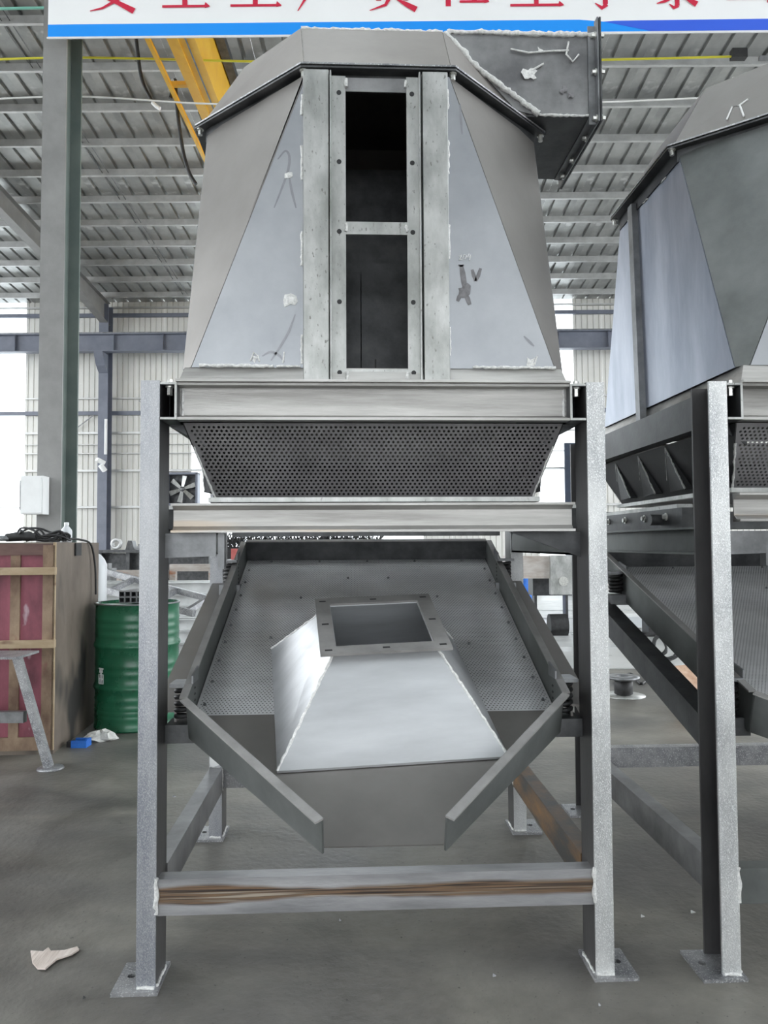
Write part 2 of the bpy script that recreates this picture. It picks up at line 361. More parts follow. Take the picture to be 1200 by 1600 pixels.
# runway beam along the back wall
rb = thing('runway_beam', 'long blue-grey crane runway beam along the back wall', 'beam', (0, 25, 7.85), FB)
MB().box(-18, 18, 24.85, 25.15, 8.50, 8.53).build('flange', 'column_blue', rb)
MB().box(-18, 18, 24.85, 25.15, 7.93, 7.96).build('flange', 'column_blue', rb)
MB().box(-18, 18, 24.99, 25.01, 7.96, 8.50).build('web', 'column_blue', rb)
MB().box(-18, 18, 24.96, 25.04, 8.53, 8.60).build('crane_rail', 'rail_steel', rb)
for k in range(22): MB().box(-17.4+1.65*k, -17.385+1.65*k, 24.87, 24.99, 7.96, 8.50).build('stiffener', 'column_blue', rb)
cb = MB(); cb.prism([(-9.8, 24.85, 7.93), (-9.8, 25.35, 7.93), (-9.8, 25.35, 7.3), (-9.8, 25.1, 7.5)], (.3, 0, 0)).build('bracket', 'column_blue', rb)
# white conduit and floodlight on the far column
z0 = pz(710, 25.3, 162); z1 = pz(655, 25.3, 162)
solo(MB().tube([(-9.52, 25.3, z0), (-9.52, 25.3, z1)], .05, 8), 'conduit_pipe', 'paint_white', 'short white conduit pipe on the distant wall column', 'pipe', FB)
fl = thing('flood_light', 'small white floodlight below the conduit on the distant column', 'light', (-9.6, 25.2, 4.1), FB)
MB().bar((-9.72, 25.05, 4.33), (-9.55, 25.25, 4.22), .16, .12).build('lamp_head', 'paint_white', fl)
MB().bar((-9.62, 25.1, 4.15), (-9.5, 25.2, 3.95), .2, .12).build('lamp_head', 'paint_white', fl)
MB().bar((-9.58, 25.2, 4.35), (-9.58, 25.33, 4.0), .03, .04).build('mount_bracket', 'rail_steel', fl)

# wall fan
fan = thing('wall_fan', 'square wall ventilation fan with metal blades left of the perforated hopper', 'fan', (px(281, 25.5), 25.6, pz(787, 25.6)), FB)
fx, fz, fv = px(283, 25.6), pz(762, 25.6), 25.7; hs = .56
for a, b, c, d in ((-hs, hs, hs-.07, hs), (-hs, hs, -hs, -hs+.07), (-hs, -hs+.07, -hs, hs), (hs-.07, hs, -hs, hs)):
    MB().box(fx+a, fx+b, fv-.15, fv+.2, fz+c, fz+d).build('frame', 'column_blue', fan)
MB().box(fx-hs, fx+hs, fv+.2, fv+.22, fz-hs, fz+hs).build('back_panel', 'black_steel', fan)
for k in range(6):
    a = k*math.pi/3+.3; d = Vector((math.cos(a), 0, math.sin(a))); e = Vector((-math.sin(a), .35, math.cos(a)))
    c = Vector((fx, fv, fz)); MB().plate([c+d*.08-e*.04, c+d*.46-e*.07, c+d*.46+e*.10, c+d*.08+e*.05], .01).build('blade', 'galv', fan)
MB().xf(ID).lathe([(0, -.06), (.08, -.06), (.08, .06), (0, .06)], n=12).xf(Matrix.Translation((fx, fv, fz)) @ Matrix.Rotation(math.pi/2, 4, 'X')).build('hub', 'rail_steel', fan)

# dark blue door leaf in the far wall
d1 = thing('door_1', None, None, (6.2, 25.6, 0), FB, kind='structure')
MB().box(5.98, 6.45, 25.5, 25.6, .02, 4.85).build('door_leaf', 'dark_blue', d1)
MB().box(6.03, 6.07, 25.47, 25.5, 1.0, 1.4).build('handle', 'rail_steel', d1)

# ------------------------------------------------------------------ overhead crane, festoon and wires
cr = thing('bridge_crane', 'yellow bridge crane girder under the roof left of the machine', 'crane', (-2.78, 16, 8.44), FB)
zg = 8.30
MB().box(-2.97, -2.59, 9.68, 24.9, zg, zg+.02).build('bottom_flange', 'crane_yellow', cr)
MB().box(-2.62, -2.60, 9.68, 24.9, zg+.02, zg+.92).build('web', 'crane_yellow', cr)
MB().box(-2.88, -2.86, 9.68, 24.9, zg+.02, zg+.92).build('web', 'crane_yellow', cr)
MB().box(-2.97, -2.54, 9.68, 24.9, zg+.92, zg+.94).build('top_flange', 'crane_yellow', cr)
MB().box(-2.86, -2.81, 9.68, 24.9, zg-.03, zg).build('track', 'crane_yellow', cr)
MB().box(-2.72, -2.70, 9.68, 24.9, zg-.012, zg).build('seam_strip', 'rail_steel', cr)
MB().box(-2.58, -2.44, 9.68, 24.9, zg+.78, zg+.90).build('cable_tray', 'black_steel', cr)
MB().bar((-3.24, 9.68, zg+.04), (-3.24, 24, zg+.04), .06, .06).build('festoon_rail', 'crane_yellow', cr)
for v in (11.1, 14, 17): MB().bar((-3.27, v, zg+.1), (-2.9, v, zg+.1), .08, .06).build('bracket', 'crane_yellow', cr)
def hang(pts, n=14):
    # Catmull-Rom through points
    P = [Vector(p) for p in pts]; P = [2*P[0]-P[1]]+P+[2*P[-1]-P[-2]]; out = []
    for i in range(1, len(P)-2):
        for k in range(n):
            t = k/n; a, b, c, d = P[i-1:i+3]
            out.append(.5*((2*b)+(c-a)*t+(2*a-5*b+4*c-d)*t*t+(3*b-a-3*c+d)*t**3))
    return out+[P[-2]]
v = 11.4
MB().tube(hang([hp(211, 40, v), hp(215, 80, v), hp(222, 125, v), hp(238, 160, v)]), .028, 8).build('festoon_cable', 'rubber', cr)
MB().tube([hp(238, 160, v), hp(244, 166, v), hp(250, 170, v)], .03, 8).build('cable_sleeve', 'paint_white', cr)
v = 11.9
MB().tube(hang([hp(274, 132, v), hp(278, 180, v), hp(286, 235, v), hp(295, 268, v), hp(306, 288, v)]), .03, 8).build('festoon_cable', 'rubber', cr)
MB().tube(hang([hp(266, 154, v), hp(270, 140, v), hp(273, 131, v), hp(274, 124, v)]), .03, 8).build('festoon_cable', 'rubber', cr)
MB().bar(hp(268, 126, v), hp(278, 132, v), .05, .05).build('cable_clamp', 'zinc_bolt', cr)
v = 10.42
def wire(pts, r, m, label):
    return solo(MB().tube(hang([hp(x, y, v) for x, y in pts]), r, 6), 'overhead_wire', m, label, 'wire', FB)
wire([(-60, 95), (125, 90), (420, 96.5), (700, 98), (960, 93), (1165, 88)], .015, 'cable_yellow', 'yellow overhead wire stretched across the hall just under the banner')
wire([(-60, 157), (125, 151), (350, 163), (700, 166), (960, 159), (1300, 143)], .012, 'cable_white', 'thin white overhead wire below the yellow wire')
wire([(-80, 15), (30, 13), (110, 11)], .018, 'cable_green', 'pale green overhead wire in the top left corner')
cf = thing('cable_fitting', 'black fitting at the right end of the yellow overhead wire', 'fitting', hp(1180, 92, v), FB)
MB().box(px(1162, v), px(1186, v), v-.05, v+.05, pz(97, v), pz(83, v)).build('clamp', 'rubber', cf)
MB().bar(hp(1186, 91, v), hp(1290, 92, v), .05, .05).build('hook', 'rail_steel', cf)

# ------------------------------------------------------------------ banner
bn = thing('banner', 'white safety banner with red characters and a blue stripe across the top', 'banner', (2, 9.6, 7.88), FB)
VB = 9.62; BL, BR = px(75, VB), 7.6; BZ = hp(75, 60, VB)[2]; BL = hp(75, 40, VB)[0]
MB().box(BL, BR, VB, VB+.02, BZ, BZ+1.5).build('panel', 'banner_white', bn)
MB().box(BL-.01, BR, VB-.012, VB, BZ-.012, BZ+.012).build('edge_trim', 'paint_white', bn)
xs = px(905, VB, 25); 
def strip(poly, mt, d): MB().plate([(x, VB-d, z) for x, z in poly], .002).build('stripe', mt, bn)
b0, b1 = BZ+.022, BZ+.185
strip([(BL, b0), (px(1018, VB, 50), b0), (px(945, VB, 40), b1-.03), (px(905, VB, 25), b1), (BL, b1)][::-1], 'banner_blue', .002)
strip([(px(1018, VB, 50), b0), (BR, b0), (BR, b1), (px(960, VB, 30), b1-.02), (px(943, VB, 30), b1-.03)][::-1], 'banner_deep', .004)
# characters: strokes are tapered ribbons in a 100 x 100 box
def H(x0, x1, y, w=4.5): return [((x0, y), w), ((x1-9, y), w), ((x1-8, y+2), w+6), ((x1, y-.5), 1.5)]
def V(x, y0, y1, w=9): return [((x, y0), w), ((x, y1), w)]
def LF(*p): n = len(p); return [(q, 9-7.5*i/(n-1)) for i, q in enumerate(p)]        # falling left
def RF(*p): n = len(p); return [(q, 2.5+8.5*min(1, i/(n-1.5))) for i, q in enumerate(p)]   # falling right
def DOT(x, y): return [((x-3, y+5), 3), ((x+2, y-3), 9)]
GL = {
 'safe1': [DOT(48, 93), V(12, 72, 82, 6), H(10, 94, 81), [((90, 80), 6), ((82, 70), 3)], LF((50, 74), (40, 46), (30, 24)), H(5, 96, 48), LF((72, 48), (58, 22), (30, 6), (8, 1)), RF((30, 26), (60, 14), (86, 0))],
 'safe2': [LF((50, 97), (34, 74), (6, 56)), RF((50, 94), (70, 72), (96, 60)), H(24, 78, 54), V(50, 54, 6), H(28, 74, 30), H(10, 94, 4)],
 'prod1': [LF((28, 90), (20, 66), (6, 48)), H(22, 88, 68), V(50, 96, 4), H(20, 82, 38), H(6, 96, 4)],
 'prod2': [DOT(50, 94), H(14, 90, 82), DOT(34, 68), LF((70, 76), (62, 58)), H(22, 94, 54), LF((22, 54), (20, 26), (4, 0))],
 'resp1': [H(16, 84, 92), H(22, 78, 80), V(50, 99, 68), H(6, 96, 67), V(26, 54, 18), H(26, 76, 54), V(74, 54, 18), V(50, 44, 26, 6), LF((49, 30), (38, 10), (10, 0)), RF((58, 20), (74, 11), (92, 1))],
 'resp2': [LF((30, 97), (22, 70), (4, 50)), V(20, 66, 0), LF((86, 92), (66, 86), (42, 82)), H(34, 98, 50), V(66, 86, 8), H(40, 92, 8)],
 'heavy': [LF((78, 98), (50, 94), (24, 91)), H(6, 96, 80), V(24, 68, 34, 7), H(24, 78, 67), H(24, 78, 52), H(24, 78, 36), V(76, 68, 34, 7), V(50, 92, 6, 8), H(16, 86, 22), H(4, 98, 5)],
 'than': [H(20, 82, 88), H(4, 98, 56), V(52, 88, 8), [((54, 8), 9), ((46, 1), 7), ((34, 10), 1.5)]],
 'tai': [H(16, 86, 90), H(20, 80, 78), H(8, 94, 66), LF((48, 98), (36, 62), (4, 36)), RF((56, 66), (72, 50), (98, 38)), V(50, 44, 4, 8), [((51, 5), 8), ((44, 0), 6), ((36, 7), 1.5)], DOT(30, 34), LF((44, 22), (28, 12), (14, 8)), LF((80, 36), (68, 28), (60, 24)), RF((58, 22), (74, 12), (84, 6))],
 'mount': [V(50, 96, 14, 10), V(12, 64, 12, 9), H(12, 88, 12, 5), V(88, 66, 4, 9)],
}
def char(strokes, u0, z0, s):
    mb = MB()
    for i, st in enumerate(strokes):
        pts = [(Vector((p[0], p[1])), w) for p, w in st]; n = len(pts); vs = []
        for k, (p, w_) in enumerate(pts):
            d = (pts[min(k+1, n-1)][0]-pts[max(k-1, 0)][0]).normalized(); nn = Vector((-d.y, d.x))
            for sg in (-1, 1): q = p+nn*sg*w_/2; vs.append((u0+q.x*s/100, VB-.005-.0006*i, z0+q.y*s/100))
        mb.add(vs, [(2*k, 2*k+1, 2*k+3, 2*k+2) for k in range(n-1)])
    return mb
cw = .80
for key, x, yb in (('safe1', 178, 16), ('safe2', 289, 11.5), ('prod1', 399, 10), ('prod2', 506, 15), ('resp1', 613, 14.5), ('resp2', 727, 7.5), ('heavy', 838, 10.5), ('than', 944, 11.5), ('tai', 1058, 10.5), ('mount', 1169, 6)):
    q = hp(x, yb, VB); char(GL[key], q[0]-cw/2*.93, q[2]-.02, cw*.93).build('character', 'banner_red', bn)

# ================================================================== THE MACHINES
def weld(parent, a, b, r=.005, gap=.0):
    a = Vector(a); b = Vector(b); n = max(3, int((b-a).length/.012)); rnd = random.Random(int((a.x*7+a.z*13+b.y*31)*1000))
    pts = [a+(b-a)*i/n+Vector((rnd.uniform(-1, 1), 0, rnd.uniform(-1, 1)))*r*.35 for i in range(n+1)]
    return MB().tube(pts, [r*rnd.uniform(.7, 1.35) for _ in pts], 6).build('weld_bead', 'weld', parent)

def clip(poly, A, B):
    out = []
    def side(p): return (B[0]-A[0])*(p[1]-A[1])-(B[1]-A[1])*(p[0]-A[0])
    for i in range(len(poly)):
        p, q = poly[i-1], poly[i]; sp, sq = side(p), side(q)
        if (sp >= 0) != (sq >= 0): t = sp/(sp-sq); out.append((p[0]+(q[0]-p[0])*t, p[1]+(q[1]-p[1])*t))
        if sq >= 0: out.append(q)
    return out
def perforated(corners, pitch, r, border=.0):
    """flat convex panel with a staggered field of real round holes"""
    P = [Vector(c) for c in corners]; ex = (P[1]-P[0]).normalized(); nn = ex.cross(P[-1]-P[0]).normalized(); ey = nn.cross(ex)
    poly = [((p-P[0]).dot(ex), (p-P[0]).dot(ey)) for p in P]
    area = sum(poly[i-1][0]*poly[i][1]-poly[i][0]*poly[i-1][1] for i in range(len(poly)))
    if area < 0: poly = poly[::-1]
    x0 = min(p[0] for p in poly); x1 = max(p[0] for p in poly); y0 = min(p[1] for p in poly); y1 = max(p[1] for p in poly)
    mb = MB(); R = pitch/math.sqrt(3); rp = pitch*.8660254
    hexo = [(R*math.sin(k*math.pi/3), R*math.cos(k*math.pi/3)) for k in range(6)][::-1]
    hexi = [(r*math.sin(k*math.pi/3), r*math.cos(k*math.pi/3)) for k in range(6)][::-1]
    def to3(p): return P[0]+ex*p[0]+ey*p[1]
    E = [(poly[i-1], poly[i]) for i in range(len(poly))]
    row = 0; y = y0
    while y < y1+rp:
        x = x0+(row % 2)*pitch/2
        while x < x1+pitch:
            inside = True; out = False
            for A, B in E:
                L = math.hypot(B[0]-A[0], B[1]-A[1]); d = ((B[0]-A[0])*(y-A[1])-(B[1]-A[1])*(x-A[0]))/L
                if d < R+border: inside = False
                if d < -R: out = True
            if inside:
                vs = [to3((x+a, y+b)) for a, b in hexo]+[to3((x+a, y+b)) for a, b in hexi]
                mb.add(vs, [(k, (k+1) % 6, 6+(k+1) % 6, 6+k) for k in range(6)])
            elif not out:
                pg = [(x+a, y+b) for a, b in hexo]
                for A, B in E:
                    pg = clip(pg, A, B)
                    if len(pg) < 3: break
                if len(pg) >= 3: mb.add([to3(p) for p in pg], [tuple(range(len(pg)))])
            x += pitch
        y += rp; row += 1
    return mb

def octagon(p, inset, z):
    """rim octagon of the bin (front-left corner first, counter-clockwise)"""
    x0, x1, y0, y1, fx0, fx1, c = p['ox0']+inset, p['ox1']-inset, p['oy0']+inset, p['oy1']-inset, p['fx0'], p['fx1'], p['oc']
    k = inset*.41
    ys0, ys1 = p['oy0']+c, p['oy1']-c
    return [Vector(q) for q in ((fx0+k, y0, z), (fx1-k, y0, z), (x1, ys0+k*.3, z), (x1, ys1-k*.3, z), (fx1-k, y1, z), (fx0+k, y1, z), (x0, ys1-k*.3, z), (x0, ys0+k*.3, z))]

TRAY = {}
def machine(o, p, L):
    F = Matrix.Translation(o)
    W = 1.57; Yb = p['Yb']; H = 1.995; PD = .14; PW = .062; Ye = Yb+PD
    # ------------------------------------------------------------ support frame
    fr = thing('support_frame', L['frame'], 'frame', (W/2, Ye/2, 0), F)
    t = .008
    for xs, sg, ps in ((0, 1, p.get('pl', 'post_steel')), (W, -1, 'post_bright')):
        for y0 in (0, Yb):
            m = MB(); xa, xb = sorted((xs, xs+sg*PW)); xw0, xw1 = sorted((xs+sg*PW, xs+sg*(PW-t)))
            # channel post: web on the inner side, two flanges reaching outwards, inside corners rounded off
            m.box(xa, xb, y0, y0+t+.002, .012, H); po = m.build('post', ps, fr)
            MB().box(xw0, xw1, y0+t, y0+PD-t, .012, H).build('web', 'post_web_shade', po); MB().box(xa, xb, y0+PD-t-.002, y0+PD, .012, H).build('rear_flange', 'post_web_shade', po)  # rear flange takes the dark web colour so the channel's shade is painted in
            xo = xs-sg*.075
            px0, px1 = sorted((xo, xs+sg*(PW+.012)))
            hx = xs-sg*.035
            MB().holeplate(px0, px1, y0-.022, y0+PD+.02, 0, .012, hx, y0+PD*.55, .013).build('base_plate', 'mill_steel', fr)
            weld(fr, (xs+sg*.004, y0-.003, .015), (xs+sg*(PW-.004), y0-.003, .015), .0055)
            weld(fr, (xs+sg*(PW+.003), y0+.01, .015), (xs+sg*(PW+.003), y0+PD-.01, .015), .005)
    # bottom rails
    MB().box(PW, W-PW, .012, .07, .235, .352).build('bottom_rail', p.get('rail', 'rust_rail'), fr)
    MB().box(PW, W-PW, Yb+.05, Yb+.11, .235, .34).build('bottom_rail', 'mill_steel', fr)
    MB().box(.004, PW+.004, PD, Yb, .235, .352).build('bottom_rail', 'duct_sheet', fr)
    MB().box(W-PW-.004, W-.004, PD, Yb, .235, .352).build('bottom_rail', 'rust_side', fr)
    for x in (PW, W-PW): weld(fr, (x, .004, .245), (x, .004, .36), .007)
    for x in (PW+.004, W-PW-.004): weld(fr, (x, Yb-.004, .24), (x, Yb-.004, .345), .004)
    # upper ring of channels: the side channels open outwards, the front one opens to the front
    z0, z1 = 1.864, 1.990
    for sg, xs in ((1, 0), (-1, W)):
        m = MB(); xw = xs+sg*.118; a, b = sorted((xw, xw-sg*.007))
        m.box(a, b, .004, Ye-.004, z0, z1)
        a, b = sorted((xs+sg*(PW+.001), xw)); m.box(a, b, .004, Ye-.004, z0, z0+.009); m.box(a, b, .004, Ye-.004, z1-.009, z1)
        m.build('side_beam', 'black_steel', fr)
        a, b = sorted((xs+sg*(PW-.004), xs+sg*(PW+.001))); MB().box(a, b, PD+.002, Yb-.002, z0, z1).build('side_strip', 'black_steel', fr)
        a, b = sorted((xs+sg*(PW+.002), xs+sg*.111)); MB().box(a, b, Ye-.03, Ye-.022, z0+.009, z1-.009).build('end_plate', 'black_steel', fr)
        m = MB(); a, b = sorted((xs+sg*.111, xs+sg*.1185)); m.box(a, b, .001, .004, z0, z1); a, b = sorted((xs+sg*(PW+.002), xs+sg*.111)); m.box(a, b, .001, .004, z0, z0+.007); m.box(a, b, .001, .004, z1-.007, z1); m.build('cut_edge', 'galv', fr)
        MB().hexbolt((xs+sg*.089, .03, z1-.012), (0, 0, -1), .010, .026).build('bolt', 'zinc_bolt', fr)
        MB().hexbolt((xs+sg*.089, .03, z1+.002), (0, 0, 1), .010, .010).build('bolt', 'zinc_bolt', fr)
        weld(fr, (xs+sg*.127, .05, z0+.012), (xs+sg*.127, .05, z1-.012), .005)
    for y0, y1, d in ((.006, .056, 1), (Ye-.056, Ye-.006, -1)):
        m = MB(); yw = y1-.007 if d > 0 else y0
        m.box(.118, W-.118, yw, yw+.007, z0, z1); m.box(.118, W-.118, y0, y1, z0, z0+.009); m.box(.118, W-.118, y0, y1, z1-.009, z1)
        m.prism([(.118, yw, z0+.009), (.118, yw-.02*d, z0+.009), (.118, yw, z0+.022)], (W-.236, 0, 0))
        m.build('cross_beam', 'beam_steel', fr)
    # middle beams
    dz = p['mid']; z0, z1 = 1.485+dz, 1.583+dz
    m = MB(); m.box(.10, W-.106, .046, .053, z0, z1); m.box(.10, W-.106, .004, .05, z0, z0+.008); m.box(.10, W-.106, .004, .05, z1-.008, z1)
    m.prism([(.10, .046, z0+.008), (.10, .028, z0+.008), (.10, .046, z0+.022)], (W-.206, 0, 0)); m.prism([(.10, .046, z1-.008), (.10, .046, z1-.022), (.10, .028, z1-.008)], (W-.206, 0, 0))
    m.build('cross_beam', 'beam_steel', fr)
    MB().box(.10, W-.106, Ye-.09, Ye-.04, z0, z1).build('cross_beam', 'rail_steel', fr)
    for sg, xs in ((1, 0), (-1, W)):
        m = MB(); xw = xs+sg*.058; a, b = sorted((xw, xw-sg*.007)); m.box(a, b, PD, Yb, 1.40, 1.50)
        a, b = sorted((xs+sg*.005, xw)); m.box(a, b, PD, Yb, 1.40, 1.408); m.box(a, b, PD, Yb, 1.492, 1.50)
        m.build('side_beam', 'sheet_dark', fr)
        # slide block with its bolts on the side beam
        a, b = sorted((xs+sg*.012, xs+sg*.07)); MB().box(a, b, .26, Yb-.1, 1.50, 1.575).build('slide_block', 'black_steel', fr)
        MB().box(a, b, .3, Yb-.2, 1.575, 1.59).build('slide_cover', 'galv', fr)
        for k in range(4): MB().hexbolt((xs+sg*.010, .4+.22*k, 1.545), (-sg, 0, 0), .010, .01).build('bolt', 'zinc_bolt', fr)
        MB().tube([(xs+sg*.012, .46, 1.535), (xs-sg*.03, .46, 1.535)], .022, 12).build('shaft_end', 'black_steel', fr)
    MB().plate([(.062, .10, 1.484), (.062, .10, 1.40), (.235, .10, 1.405), (.235, .10, 1.484)], .008).build('gusset', 'rail_steel', fr)
    MB().plate([(W-.062, .10, 1.395), (W-.062, .10, 1.484), (1.255, .10, 1.484)], .008).build('gusset', 'black_steel', fr)
    MB().box(.24, .262, .10, .14, 1.36, 1.484).build('hanger', 'rail_steel', fr)
    # small knees under the upper ring
    for sg, xs in ((1, 0), (-1, W)):
        MB().prism([(xs+sg*PW, .115, 1.862), (xs+sg*.19, .115, 1.862), (xs+sg*.19, .115, 1.79), (xs+sg*.10, .115, 1.845)], (0, .01, 0)).build('knee_plate', 'black_steel', fr)
    # inclined spring beams
    th = p['th']; sl = math.tan(th); ry = p.get('ry', .09)
    for sg, xs in ((1, 0), (-1, W)):
        def ip(y, d=0): return p['inc']+sl*.92*(y-.15)+d
        xa, xb = xs+sg*.012, xs+sg*.092
        m = MB()
        for d0, d1, x0, x1 in ((0, -.008, xa, xb), (-.008, -.11, xa, xa+sg*.008), (-.008, -.11, xb-sg*.008, xb)):
            m.prism([(x0, PD+.005, ip(PD, d0)), (x0, Yb-.005, ip(Yb, d0)), (x0, Yb-.005, ip(Yb, d1)), (x0, PD+.005, ip(PD, d1))], (x1-x0, 0, 0))
        m.build('spring_beam', p.get('sbm', 'sheet_warm'), fr)
        # front and rear spring seats
        a, b = sorted((xs+sg*.064, xs+sg*.168))
        zs = p['seat']
        MB().box(a, b, .10, .21, zs-.062, zs).build('spring_seat', 'black_steel', fr)
        zr = ip(Yb-ry)+.03
        a, b = sorted((xs+sg*.07, xs+sg*.168)); MB().box(a, b, Yb-ry-.06, Yb-ry+.06, zr-.05, zr).build('spring_seat', 'rail_steel', fr)
    # ------------------------------------------------------------ sieve tray on its springs
    tr = thing('vibrating_sieve', L['sieve'], 'sieve', (W/2, .03, p['rim']), F)
    tr.matrix_world = F @ Matrix.Translation((W/2, .03, p['rim'])) @ Matrix.Rotation(th, 4, 'X')
    OFF[tr.name] = (0, 0, 0)
    HW2 = .632; LB = p['len']; SP = -.594; EW = .16; D = .15; SH = -.10; tk = .006; lip = .026
    def part(name, mb, mt):
        key = (name, mt, LB)
        return mb.build(name, mt, tr)
    def wallp(a, b, side, mt='sheet_dark', d2=None):
        a = Vector((a[0], a[1], 0)); b = Vector((b[0], b[1], 0)); d = (b-a).normalized(); n = Vector((d.y, -d.x, 0))*side
        m = MB()
        dn = Vector((0, 0, -1)); m.prism([a, b, b+dn*(d2 or D), a+dn*D], n*tk); wl = part('tray_wall', m, mt)
        MB().prism([a, b, b+n*lip, a+n*lip], (0, 0, tk)).build('wall_lip', 'lip_steel', wl); return wl
    wallp((-HW2, 0), (-HW2, LB), -1); wallp((HW2, 0), (HW2, LB), 1)
    wallp((-HW2, LB), (HW2, LB), -1, 'black_steel')
    wallp((-HW2, 0), (-EW, SP), 1, d2=.106); wallp((HW2, 0), (EW, SP), -1, d2=.106)
    key = round(LB, 3)
    if key not in TRAY: TRAY[key] = perforated([(-HW2+.003, .055, SH), (HW2-.003, .055, SH), (HW2-.003, LB-.003, SH), (-HW2+.003, LB-.003, SH)], .0135, .0028).mesh('perforated_sheet', 'sieve_steel')
    ps = bpy.data.objects.new('perforated_sheet', TRAY[key]); COL.objects.link(ps); ps.parent = tr
    part('chute_plate', MB().plate([(-HW2, .055, SH-.004), (-HW2, 0, SH-.004), (-EW, SP+.015, SH-.004), (EW, SP+.015, SH-.004), (HW2, 0, SH-.004), (HW2, .055, SH-.004)], .004), 'sheet_warm')
    part('bottom_pan', MB().box(-HW2, HW2, .0, LB, -D, -D+.004), 'black_steel')
    for k in range(9):
        for sx in (-1, 1): MB().hexbolt((sx*(HW2-.03), .12+.155*k, SH+.002), (0, 0, 1), .004, .004).build('screw', 'rail_steel', tr)
    for k in range(5): MB().hexbolt((-.5+.25*k, LB-.03, SH+.002), (0, 0, 1), .004, .004).build('screw', 'rail_steel', tr)
    for x, y in ((-.32, 1.02), (.32, 1.02), (-.1, 1.25), (.1, 1.25), (.4, .55), (-.42, .62)): MB().hexbolt((x, y, SH+.002), (0, 0, 1), .004, .004).build('screw', 'rail_steel', tr)
    # springs and the ears they carry (vertical, so un-tilted)
    IM = Matrix.Rotation(-th, 4, 'X') @ Matrix.Translation((-W/2, -.03, -p['rim']))
    for sg, xs in ((1, 0), (-1, W)):
        for yc, zb, zt in ((.155, p['seat'], p['seat']+.125), (Yb-ry, None, None)):
            if zb is None: zb = p['inc']+sl*.92*(yc-.15)+.03; zt = zb+.105
            xc = xs+sg*.118; n = 5; pts = []
            for k in range(n*12+1):
                a = k*2*math.pi/12; pts.append(IM @ Vector((xc+.030*math.cos(a), yc+.030*math.sin(a), zb+.008+(zt-zb-.016)*k/(n*12))))
            MB().tube(pts, .0085, 6).build('spring', 'rubber', tr)
            a, b = sorted((xs+sg*.075, xs+sg*.152)); MB().box(a, b, yc-.05, yc+.05, zt, zt+.012).xf(IM).build('spring_ear', 'rail_steel', tr)
            MB().prism([(xs+sg*.150, yc-.045, zt+.012), (xs+sg*.150, yc+.045, zt+.012), (xs+sg*.150, yc+.045, zt+.06), (xs+sg*.150, yc-.045, zt+.04)], (sg*.006, 0, 0)).xf(IM).build('spring_ear', 'rail_steel', tr)
    # ------------------------------------------------------------ perforated hopper
    hp_ = thing('perforated_hopper', L['hopper'], 'hopper', (W/2, Ye/2, 1.60+dz), F)
    ax0, ax1, ay0, ay1, az = .128, 1.442, .065, Ye-.065, 1.862
    bx0, bx1, by0, by1, bz = .203, 1.378, .25, Ye-.25, 1.617+dz
    A = [(ax0, ay0, az), (ax1, ay0, az), (ax1, ay1, az), (ax0, ay1, az)]; B = [(bx0, by0, bz), (bx1, by0, bz), (bx1, by1, bz), (bx0, by1, bz)]
    for k in range(4):
        j = (k+1) % 4
        if k: MB().plate([B[k], B[j], A[j], A[k]], .004).build('hopper_panel', 'mill_black', hp_)
        else: perforated([B[k], B[j], A[j], A[k]], .0168, .0050, .004).build('perforated_panel', 'perf_steel', hp_)
        weld(hp_, Vector(A[k])+(Vector(B[k])-Vector(A[k]))*.3, B[k], .004)
    m = MB()
    for x0, x1, y0, y1 in ((bx0-.02, bx1+.02, by0-.03, by0+.004), (bx0-.02, bx1+.02, by1-.004, by1+.03), (bx0-.02, bx0+.01, by0, by1), (bx1-.01, bx1+.02, by0, by1)): m.box(x0, x1, y0, y1, bz-.018, bz-.001)
    m.build('bottom_frame', 'galv', hp_)
    MB().box(bx0, bx1, by0+.005, by1-.005, bz-.003, bz+.003).build('gate_plate', 'black_steel', hp_)
    for sg, xs in ((1, .128), (-1, 1.442)):
        for k in range(4):
            y = .36+(Ye-.72)*k/3.; T_ = Vector((xs-sg*.001, y, az-.01)); B1 = Vector((xs+sg*.035, y-.10, bz+.02)); B2 = Vector((xs+sg*.068, y+.14, bz+.02)); B3 = Vector((xs+sg*.072, y-.12, bz+.02))
            MB().plate([T_, B1, B2], .003).build('stiffener_plate', 'mill_black', hp_); MB().plate([T_, B3, B1], .003).build('stiffener_plate', 'mill_black', hp_)
            weld(hp_, T_, B1, .0035); weld(hp_, T_, B2, .0025)
    # ------------------------------------------------------------ cooler bin
    bn_ = thing('cooler_bin', L['bin'], 'bin', (W/2, Ye/2, 1.991), F)
    zl = p['zl']; zb = 2.046+p['base']; zt = zl-.022
    x0, x1, y0, y1 = .128, 1.440, .030, p['oy1']-.03
    m = MB(); m.box(x0-.012, x1+.012, y0-.042, y1+.02, 1.9905, 1.999); m.build('base_flange', 'beam_steel', bn_)
    c = .034
    base = [Vector(q) for q in ((x0+c, y0, zb), (x1-c, y0, zb), (x1, y0+c, zb), (x1, y1-c, zb), (x1-c, y1, zb), (x0+c, y1, zb), (x0, y1-c, zb), (x0, y0+c, zb))]
    lowb = [Vector((q.x, q.y, 1.999)) for q in (Vector((x0-.006, y0-.012, 0)), Vector((x1+.006, y0-.012, 0)), Vector((x1+.006, y1+.012, 0)), Vector((x0-.006, y1+.012, 0)))]
    m = MB(); upb = [Vector((x0+c*.3, y0, zb)), Vector((x1-c*.3, y0, zb)), Vector((x1-c*.3, y1, zb)), Vector((x0+c*.3, y1, zb))]
    for k in range(4): j = (k+1) % 4; m.plate([upb[k], upb[j], lowb[j], lowb[k]], .005)
    m.build('base_ring', 'beam_steel', bn_)
    top = octagon(p, .052, zt)
    for i in (0, 1): top[i].y = y0
    for i in (4, 5): top[i].y = y1
